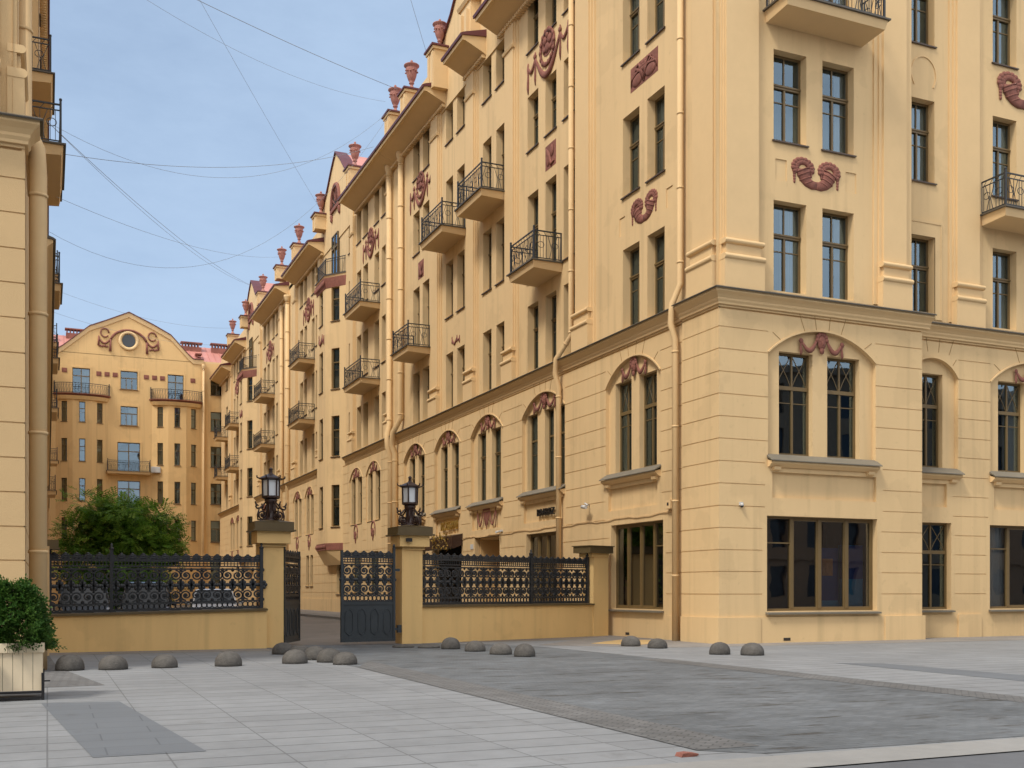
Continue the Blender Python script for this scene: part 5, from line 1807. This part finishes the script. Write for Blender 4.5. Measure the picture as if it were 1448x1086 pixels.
# =================================================================== BOLLARDS
bb = MB()
bb.lathe([(.275, 0), (.28, .05), (.276, .10), (.258, .16), (.225, .212), (.175, .258), (.11, .285), (.05, .298), (.0, .30)], (0, 0, 0), 20)
for k in range(0, len(bb.v)):
    p = bb.v[k]
    bb.v[k] = p + Vector((0, 0, 1)) * 0
BOL = bb.mesh("stone_bollard", M['granite'])
BL = [(0.42, 23.6, "half-dome stone bollard nearest the planter"), (1.24, 23.5, "half-dome stone bollard second from the planter in the left row"),
      (2.26, 23.65, "half-dome stone bollard in the middle of the left row, below the tree"), (3.56, 23.6, "half-dome stone bollard standing alone before the right part of the left fence"),
      (5.05, 23.9, "half-dome stone bollard at the front left of the cluster before the open gate"), (5.98, 23.1, "half-dome stone bollard at the front right of the cluster, on the driveway corner"),
      (5.86, 24.0, "half-dome stone bollard just behind the front right one of the gate cluster"), (5.76, 25.0, "half-dome stone bollard in the middle of the cluster before the gate"),
      (5.66, 26.2, "half-dome stone bollard second from the back of the gate cluster"), (5.52, 27.5, "half-dome stone bollard at the back of the cluster, under the folded gate leaf"),
      (10.26, 28.1, "half-dome stone bollard of the right row closest to the right gate pillar"), (10.44, 26.7, "half-dome stone bollard second from the right gate pillar"),
      (10.55, 25.2, "pale speckled half-dome stone bollard third from the right gate pillar"), (10.72, 24.1, "half-dome stone bollard last of the right row, farthest from the gate"),
      (15.62, 27.5, "half-dome stone bollard on the yellow sand under the side shop window"), (15.74, 26.2, "half-dome stone bollard beside the drainpipe foot, next to the yellow sand"),
      (15.64, 23.0, "half-dome stone bollard just in front of the house corner"), (16.2, 22.4, "half-dome stone bollard farthest right, past the house corner")]
for k, (x, y, lb) in enumerate(BL):
    o = bpy.data.objects.new("stone_bollard", BOL)
    col.objects.link(o)
    o.location = (x, y, 0)
    o.rotation_euler = (0, 0, k * 1.7)
    s = 1.0 + .05 * math.sin(k * 2.3)
    o.scale = (s, s, 1 + .08 * math.cos(k * 1.9))
    tag(o, lb, "bollard", "half-dome stone bollards round the driveway")
for x, y, lb in ((9.3, 29.4, "flat stone stump of a bollard left of the right gate pillar foot"), (9.9, 28.9, "low grey stone stump beside the right row of bollards")):
    b = MB(); b.lathe([(.32, 0), (.31, .04), (.26, .07), (.1, .08)], (x, y, .004), 14)
    tag(b.build("bollard_base", M['granite'], None, (x, y, 0)), lb, "bollard base")

# =================================================================== PLANTER AND PLANTS
def leaf_quad(b, p, d, n, L, W, mi):
    """a pointed leaf of two triangles folded on its rib"""
    d = d.normalized()
    s = d.cross(n)
    if s.length < 1e-4: s = Vector((1, 0, 0))
    s.normalize()
    q = p + d * L
    m = p + d * L * .45
    i = len(b.v)
    b.v += [p, m + s * W, q, m - s * W]
    b.f.append([i, i + 1, i + 2, i + 3]); b.m.append(mi); b.smooth.append(False)
def rv(): return Vector((rnd.gauss(0, 1), rnd.gauss(0, 1), rnd.gauss(0, 1)))
t = empty("planter", (-.5, 17.7, 0), "cream slatted wooden planter box on black steel legs at the left edge", "planter")
x0, x1, y0, y1 = -1.0, -.06, 17.32, 18.25
b = MB()
def wide(z): return .035 * (z - .14) / .7
for k in range(7):
    a, c = x0 + (x1 - x0) * k / 7 + .003, x0 + (x1 - x0) * (k + 1) / 7 - .003
    b.box(a, c, y0, y0 + .03, .14, .70)
    d, e = y0 + .031 + (y1 - y0 - .06) * k / 7 + .003, y0 + .031 + (y1 - y0 - .06) * (k + 1) / 7 - .003
    b.box(x1 - .03, x1, d, e, .14, .70)
    b.box(x0, x0 + .03, d, e, .14, .70)
for k in range(4):
    a, c = x0 - .02 + (x1 - x0 + .04) * k / 4 + .003, x0 - .02 + (x1 - x0 + .04) * (k + 1) / 4 - .003
    b.box(a, c, y0 - .025, y0 + .02, .702, .84)
b.box(x1 - .02, x1 + .025, y0 + .021, y1, .702, .84); b.box(x0 - .025, x0 + .02, y0 + .021, y1, .702, .84); b.box(x0 + .03, x1 - .03, y1 - .03, y1, .14, .83)
b.build("slatted_box", M['wood'], t)
b = MB()
for x in (x0 + .02, x1 - .0):
    for y in (y0 - .03, y1 - .03): b.box(x - .02, x + .02, y - .001, y + .035, 0, .40)
b.box(x0 + .04, x1 - .02, y0 - .03, y0, .10, .138); b.box(x0 + .04, x1 - .02, y0 - .03, y0 - .0, .02, .05); b.box(x1 - .02, x1 + .018, y0 + .01, y1 - .04, .10, .138)
b.box(x1 + .02, x1 + .10, y0 - .02, y0 - .0, .27, .29)
b.build("steel_stand", M['black'], t)
b = MB(); b.box(x0 + .031, x1 - .031, y0 + .031, y1 - .031, .15, .80); b.build("soil", M['soil'], t)
# conifer of flat drooping sprays
t = empty("conifer", (-.5, 17.78, .8), "bushy green thuja growing in the cream planter", "shrub")
b = MB(); b.tube([(-.5, 17.78, .79), (-.48, 17.78, 1.2), (-.42, 17.8, 1.7)], [.035, .025, .01], 6)
for k in range(30):
    an, z = rnd.uniform(0, 6.28), rnd.uniform(.85, 1.6)
    L = (1.85 - z) * .42
    b.tube([(-.48, 17.78, z), (-.48 + L * math.cos(an), 17.78 + L * math.sin(an), z + .12)], [.012, .004], 4)
b.build("stem", M['bark'], t)
b = MB()
for k in range(2600):
    an = rnd.uniform(0, 6.28)
    u = rnd.random() ** 1.3
    z = .80 + .90 * u
    R = (.47 * (1 - u) ** .75 + .06) * (1 + .22 * math.sin(an * 3 + z * 5) + .12 * math.sin(an * 7 - z * 9)) * rnd.uniform(.35, 1.0) ** .6
    p = Vector((-.46 + R * math.cos(an), 17.78 + R * math.sin(an), z + .04 * math.sin(an * 5)))
    out = Vector((math.cos(an), math.sin(an), rnd.uniform(-.35, .6)))
    out = (out + rv() * .3).normalized()
    side = out.cross(rv()).normalized()
    mi = rnd.choice([0, 0, 1, 2]) if math.sin(an * 4 + z * 11) > -.2 else rnd.choice([0, 2, 2])
    for j in range(6):
        q = p + out * (.03 * j)
        sg = 1 if j % 2 else -1
        leaf_quad(b, q, (out + side * sg * .8 + rv() * .12), out.cross(side) + rv() * .3, rnd.uniform(.05, .09) * (1 - j * .06), rnd.uniform(.013, .020), mi)
b.build("foliage", [M['conA'], M['conB'], M['leafC']], t)

def broadleaf(name, x, y, crown, n, label, cat, trunk=True, L=.16, mats=('leafA', 'leafB', 'leafC'), seed=3, clumps=26):
    """tree of pinnate leaves: limbs, then clumps of twigs scattered through an uneven crown"""
    r = random.Random(seed)
    cx, cy, cz, rx, ry, rz = crown
    t = empty(name, (x, y, 0), label, cat)
    cl = []
    while len(cl) < clumps:
        u = Vector((r.uniform(-1, 1), r.uniform(-1, 1), r.uniform(-1, 1)))
        if .25 < u.length < 1 and u.z > -.75:
            k = r.uniform(.24, .40)
            cl.append((Vector((cx + u.x * rx * .86, cy + u.y * ry * .86, cz + u.z * rz * .86)), k))
    b = MB()
    b.tube([(x, y, -.05), (x + .05, y, cz - rz * .6), (cx, cy, cz)], [.17, .13, .07], 8)
    for p, k in cl:
        st = Vector((x + .05, y, cz - rz * r.uniform(.2, .7)))
        m = st.lerp(p, .55) + Vector((0, 0, .25))
        b.tube([tuple(st), tuple(m), tuple(p)], [.06, .035, .012], 5)
    b.build("trunk", M['bark'], t)
    b = MB()
    rs = (rx + rz) / 2
    for i in range(n):
        p, k = r.choice(cl)
        d = Vector((r.gauss(0, 1), r.gauss(0, 1), r.gauss(0, 1)))
        d.normalize()
        rad_ = rs * k * (r.random() ** .45)
        q = p + Vector((d.x * rad_ * 1.15, d.y * rad_ * 1.15, d.z * rad_ * .8))
        ax = (d + Vector((0, 0, -.25)) + Vector((r.gauss(0, .5), r.gauss(0, .5), r.gauss(0, .3)))).normalized()
        sd = ax.cross(Vector((r.gauss(0, .3), r.gauss(0, .3), 1))).normalized()
        up = sd.cross(ax)
        mi = r.choice([0, 0, 0, 1, 2])
        nl = 5
        for j in range(nl):
            c = q + ax * (L * .55 * j)
            for sg in (-1, 1):
                dd = (sd * sg + ax * .5 + up * r.uniform(-.3, .2)).normalized()
                leaf_quad(b, c, dd, up, L * r.uniform(.8, 1.2), L * .2, mi)
    b.build("crown", [M[m] for m in mats], t)
    return t
broadleaf("leafy_tree", 3.4, 62, (3.45, 62, 4.4, 3.3, 2.6, 2.6), 5200, "round-crowned green tree with feathery leaves behind the left fence", "tree", L=.19, seed=5, clumps=50)
broadleaf("dark_shrub", 2.6, 47, (2.7, 47, 2.0, 2.3, 1.0, 1.45), 1700, "dark green shrub filling the gap between fence and parked cars", "shrub", L=.13, mats=('leafC', 'leafA', 'leafC'), seed=9, clumps=14)
broadleaf("pale_shrub", 4.6, 56, (4.6, 56, 2.0, 1.3, 1.0, 1.2), 500, "lighter green shrub under the tree, seen through the fence scrolls", "shrub", L=.13, mats=('leafB', 'leafA', 'leafA'), seed=12, clumps=10)

# =================================================================== PARKED CARS BEHIND THE FENCE
def car(x, y, ang, paint, label, h=1.75, L=4.6, W=1.95):
    t = empty("parked_car", (x, y, 0), label, "car", "cars parked in the courtyard")
    f = Fr(x, y, ang)                       # n = forward, s = to the side
    b = MB(f)
    # stations along the length: (o, half width low, half width high, z low, z high)
    st = [(L * .5, .72, .66, .42, .80), (L * .47, .88, .82, .32, .95), (L * .30, .97, .90, .30, 1.06), (L * .12, .98, .92, .30, 1.12), (-L * .2, .98, .92, .30, 1.14), (-L * .42, .96, .88, .32, 1.12), (-L * .5, .84, .76, .45, 1.05)]
    rows = []
    for o, wl, wh, zl, zh in st:
        wl, wh = wl * W / 1.96, wh * W / 1.96
        zm = zl + (zh - zl) * .6
        rows.append([b.pt(*p) for p in ((-wl * .9, o, zl), (-wl, o, zl + .12), (-wl * 1.0, o, zm), (-wh, o, zh - .04), (-wh * .8, o, zh), (wh * .8, o, zh), (wh, o, zh - .04), (wl * 1.0, o, zm), (wl, o, zl + .12), (wl * .9, o, zl))])
    for i in range(len(rows) - 1):
        for j in range(10):
            k = (j + 1) % 10
            b.f.append([rows[i][j], rows[i][k], rows[i + 1][k], rows[i + 1][j]]); b.m.append(0); b.smooth.append(False)
    b.f.append(rows[0]); b.f.append(rows[-1][::-1]); b.m += [0, 0]; b.smooth += [False, False]
    b.build("body", M[paint], t)
    g = MB(f)
    lo = [(-.84, L * .17, 1.10), (.84, L * .17, 1.10), (.84, -L * .44, 1.12), (-.84, -L * .44, 1.12)]
    hi = [(-.66, L * .02, h - .05), (.66, L * .02, h - .05), (.66, -L * .36, h - .05), (-.66, -L * .36, h - .05)]
    g.hexa(lo, hi)
    g.build("window_band", M['carglass'], t)
    r = MB(f)
    r.hexa([(-.69, L * .03, h - .048), (.69, L * .03, h - .048), (.69, -L * .38, h - .048), (-.69, -L * .38, h - .048)], [(-.58, -.05, h), (.58, -.05, h), (.58, -L * .34, h), (-.58, -L * .34, h)])
    for sg in (-1, 1):
        for (o0, z0, s0), (o1, z1, s1) in (((L * .17, 1.1, .84), (L * .02, h - .05, .67)), ((-L * .1, 1.12, .85), (-L * .12, h - .05, .67)), ((-L * .44, 1.12, .84), (-L * .36, h - .05, .67))):
            r.tube([(sg * s0, o0, z0), (sg * s1, o1, z1)], .035, 5)
    r.build("roof", M[paint], t)
    for sg in (-1, 1):
        for o in (L * .31, -L * .30):
            w_ = MB(f)
            n = 16
            for rr, s0, s1 in ((.34, .80, .985),):
                A = [w_.pt(sg * s0, o + rr * math.cos(2 * math.pi * k / n), .34 + rr * math.sin(2 * math.pi * k / n)) for k in range(n)]
                B = [w_.pt(sg * s1, o + rr * math.cos(2 * math.pi * k / n), .34 + rr * math.sin(2 * math.pi * k / n)) for k in range(n)]
                for k in range(n):
                    w_.f.append([A[k], A[(k + 1) % n], B[(k + 1) % n], B[k]]); w_.m.append(0); w_.smooth.append(True)
                w_.f.append(A); w_.f.append(B); w_.m += [0, 0]; w_.smooth += [False, False]
            wh = w_.build("wheel", M['tyre'], t)
            w_ = MB(f)
            w_.f.append([w_.pt(sg * .99, o + .2 * math.cos(2 * math.pi * k / n), .34 + .2 * math.sin(2 * math.pi * k / n)) for k in range(n)]); w_.m.append(0); w_.smooth.append(False)
            w_.build("rim", M['chrome'], wh)
        q = MB(f); q.ball((sg * .62, L * .485, .78), (.2, .07, .08), 8, 5); q.build("headlight", M['lamp'], t)
        q = MB(f); q.ball((sg * 1.02, L * .14, 1.14), (.12, .07, .08), 7, 4); q.build("mirror", M[paint], t)
    q = MB(f)
    q.box(-.45, .45, L * .488, L * .503, .58, .78); q.box(-.28, .28, L * .503, L * .51, .42, .53)
    q.build("grille", M['chrome'], t)
    return t
car(3.4, 42.5, rad(262), 'carblack', "black car with a bright grille facing the fence below the shrub", h=1.95)
car(6.15, 44.5, rad(264), 'carwhite', "white car parked beside the left gate pillar, glimpsed through the fence", h=1.7)
car(1.2, 40.5, rad(268), 'carblack', "dark car next to the left house, behind the first fence panels", h=1.8)
car(2.0, 52, rad(265), 'carred', "maroon car partly hidden behind the fence post", h=1.8)

# =================================================================== OVERHEAD CABLES
def cable(p, q, dip, r, label, extra=None):
    P, Q = Vector(p), Vector(q)
    n = 28
    pts = [P.lerp(Q, k / n) - Vector((0, 0, dip * 4 * (k / n) * (1 - k / n))) for k in range(n + 1)]
    b = MB()
    b.tube([tuple(v) for v in pts], r, 5)
    tag(b.build("overhead_cable", M['cable'], None, P), label, "cable", "overhead cables across the courtyard")
cable((.0, 44, 26.6), (18.2, 58.6, 30.0), .25, 0.0132, "thickest overhead cable, running down from the sky's top edge to the third urn")
cable((.0, 35, 27.5), (18.3, 77, 28.9), .3, 0.0072, "thin straight cable dropping steeply from the top of the sky to the gabled oriel house")
cable((.0, 43.5, 26.0), (18.2, 61, 30.3), 1.1, 0.0066, "faint sagging cable just under the thickest one")
cable((.0, 46, 20.0), (18.2, 106.5, 31.4), .7, 0.0108, "upper of two cables slanting from the left balcony to the third gable")
cable((.0, 46.1, 20.05), (18.2, 105.0, 30.9), 1.0, 0.0084, "lower of two cables slanting from the left balcony to the third gable")
cable((.2, 47, 19.2), (18.2, 63.5, 28.6), .9, 0.0108, "nearly level cable ending behind the urn beside the second gable")
cable((.2, 47, 20.3), (18.2, 59.4, 29.3), 3.0, 0.0072, "deeply sagging cable rising to the pair of urns on the right")
cable((.2, 50, 18.5), (18.2, 93, 30.3), .8, 0.0084, "cable running from the left drainpipe down towards the farther pair of urns")
cable((-.08, 52, 17.6), (18.2, 60, 29.2), 4.6, 0.0072, "lowest sagging cable curving up to the second gable")
cable((-.2, 90, 25.0), (18.2, 118, 29.8), .9, 0.0096, "short low cable just above the curved gable of the end house")
cable((-.2, 95, 24.4), (18.2, 121, 28.6), .8, 0.0096, "cable crossing in front of the curved gable of the end house")
cable((9.5, 36, 29.0), (18.2, 53.5, 29.7), .1, 0.0084, "short steep cable coming down to the nearest urn")

# =================================================================== SMALL THINGS ON THE CORNER HOUSE
b = MB(FS)
pts = [(s, .03, 4.2 + .03 * math.sin(s * 2.1) + .015 * math.sin(s * 6.3)) for s in [30.0 + .35 * k for k in range(85)]]
b.tube(pts, .013, 4); b.tube([(s, .03, z - .03 + .012 * math.sin(s * 9)) for s, o, z in pts], .008, 4)
b.build("wall_cable", M['stucco_trim'], CH)
t = empty("security_camera", FF.P(19.44, 0, 4.2), "small pale dome camera on the front wall beside the house corner", "camera")
b = MB(FF); b.lathe([(.05, 0), (.05, .06), (.03, .08)], (19.44, .08, 4.2), 8); b.box(19.38, 19.5, .0, .06, 4.22, 4.32); b.build("housing", M['white'], t)
b = MB(FF); b.ball((19.44, .08, 4.19), (.045, .045, .045), 8, 5); b.build("dome", M['black'], t)
t = empty("alarm_box", FS.P(30.3, 0, 4.4), "small ochre alarm box on the wall left of the corner drainpipe", "box")
b = MB(FS); b.box(30.2, 30.5, 0, .16, 4.3, 4.58); b.build("case", M['stucco_trim'], t)
b = MB(FS); b.box(30.3, 30.4, .161, .165, 4.4, 4.5); b.build("lens", M['black'], t)
t = empty("security_camera", FS.P(36.2, 0, 4.9), "small white camera on a bracket above the wall cable by the side shop window", "camera")
b = MB(FS); b.tube([(36.2, 0, 4.85), (36.1, .25, 4.9), (35.8, .28, 4.8)], .03, 5); b.build("bracket", M['white'], t)
b = MB(FS); b.tube([(36.3, .26, 4.78), (35.9, .30, 4.74)], .07, 7); b.build("housing", M['white'], t)
t = empty("house_number", FS.P(47.95, 0, 4.0), "small blue and white plate beside the dark passage doorway", "plate")
b = MB(FS); b.box(48.25, 48.6, .0, .03, 3.62, 3.86); b.build("plate", M['white'], t)
t = empty("security_camera", FS.P(44.6, 0, 4.3), "small white camera at the right-hand head of the dark passage doorway", "camera")
b = MB(FS); b.tube([(44.9, .04, 4.3), (44.7, .3, 4.25)], .05, 7); b.box(44.6, 44.8, .0, .08, 4.28, 4.36); b.build("housing", M['white'], t)
# display boards inside the big shop window
for x0, x1, z0, z1, mt, lb in ((22.75, 23.6, .75, 3.0, 'poster', "dark blue display board with an orange picture inside the corner shop window"), (23.65, 24.6, .75, 3.1, 'posterb', "teal and blue display board inside the right pane of the corner shop window")):
    t = empty("display_board", FF.P((x0 + x1) / 2, -.53, .4), lb, "display board")
    b = MB(FF); b.box(x0, x1, -.56, -.5, z0, z1); b.build("board", M[mt], t)
    if mt == 'poster':
        b = MB(FF); b.box(x0 + .2, x0 + .62, -.499, -.495, 2.1, 2.65); b.ball((x0 + .42, -.49, 2.35), (.1, .01, .2), 8, 5); b.build("picture", M['posterc'], t)
        b = MB(FF); b.box(x0, x1, -.499, -.495, .8, 1.3); b.build("print", M['posterb'], t)
    else:
        b = MB(FF); b.box(x0, x1, -.499, -.495, 2.0, 3.09); b.build("print", M['poster'], t)
    b = MB(FF); b.box((x0 + x1) / 2 - .03, (x0 + x1) / 2 + .03, -.65, -.57, .4, z1 - .2); b.box(x0 + .1, x1 - .1, -.8, -.4, .36, .4); b.build("stand", M['black'], t)
for fr_v, x, o in ((FF, 21.15, .032), (FF, 37.0, RB + .062), (FS, 33.3, .002)):
    b = MB(fr_v); b.box(x - .13, x + .13, o - .001, o + .006, .06, .15); b.build("vent", M["dark"], CH)

# small litter of the square
t = tag((lambda b: (b.slab([(0, 0), (.1, -.01), (.19, .01), (.2, .025), (.1, .04), (.02, .035)], 0, .12), b.build("paving_fragment", M['terra'], None, FG.P(5.6, -9.0, .01)))[1])(MB(FG.sub(5.6, -9.0, 6.6, -9.0))), "flat red-brown fragment lying on the paving at the bottom edge", "fragment")
b = MB()
for k in range(16):
    a = rnd.uniform(0, 6.28)
    b.ball((-.84 + .05 * math.cos(a), 17.2 + .05 * math.sin(a), .32 + .024 * k), (.11 - .004 * k, .07, .06 + .02 * rnd.random()), 7, 5)
tag(b.build("plastic_bag", M['white'], None, (-.84, 17.2, .3)), "white crumpled bag hanging on the front of the cream planter, cut by the left edge", "bag")
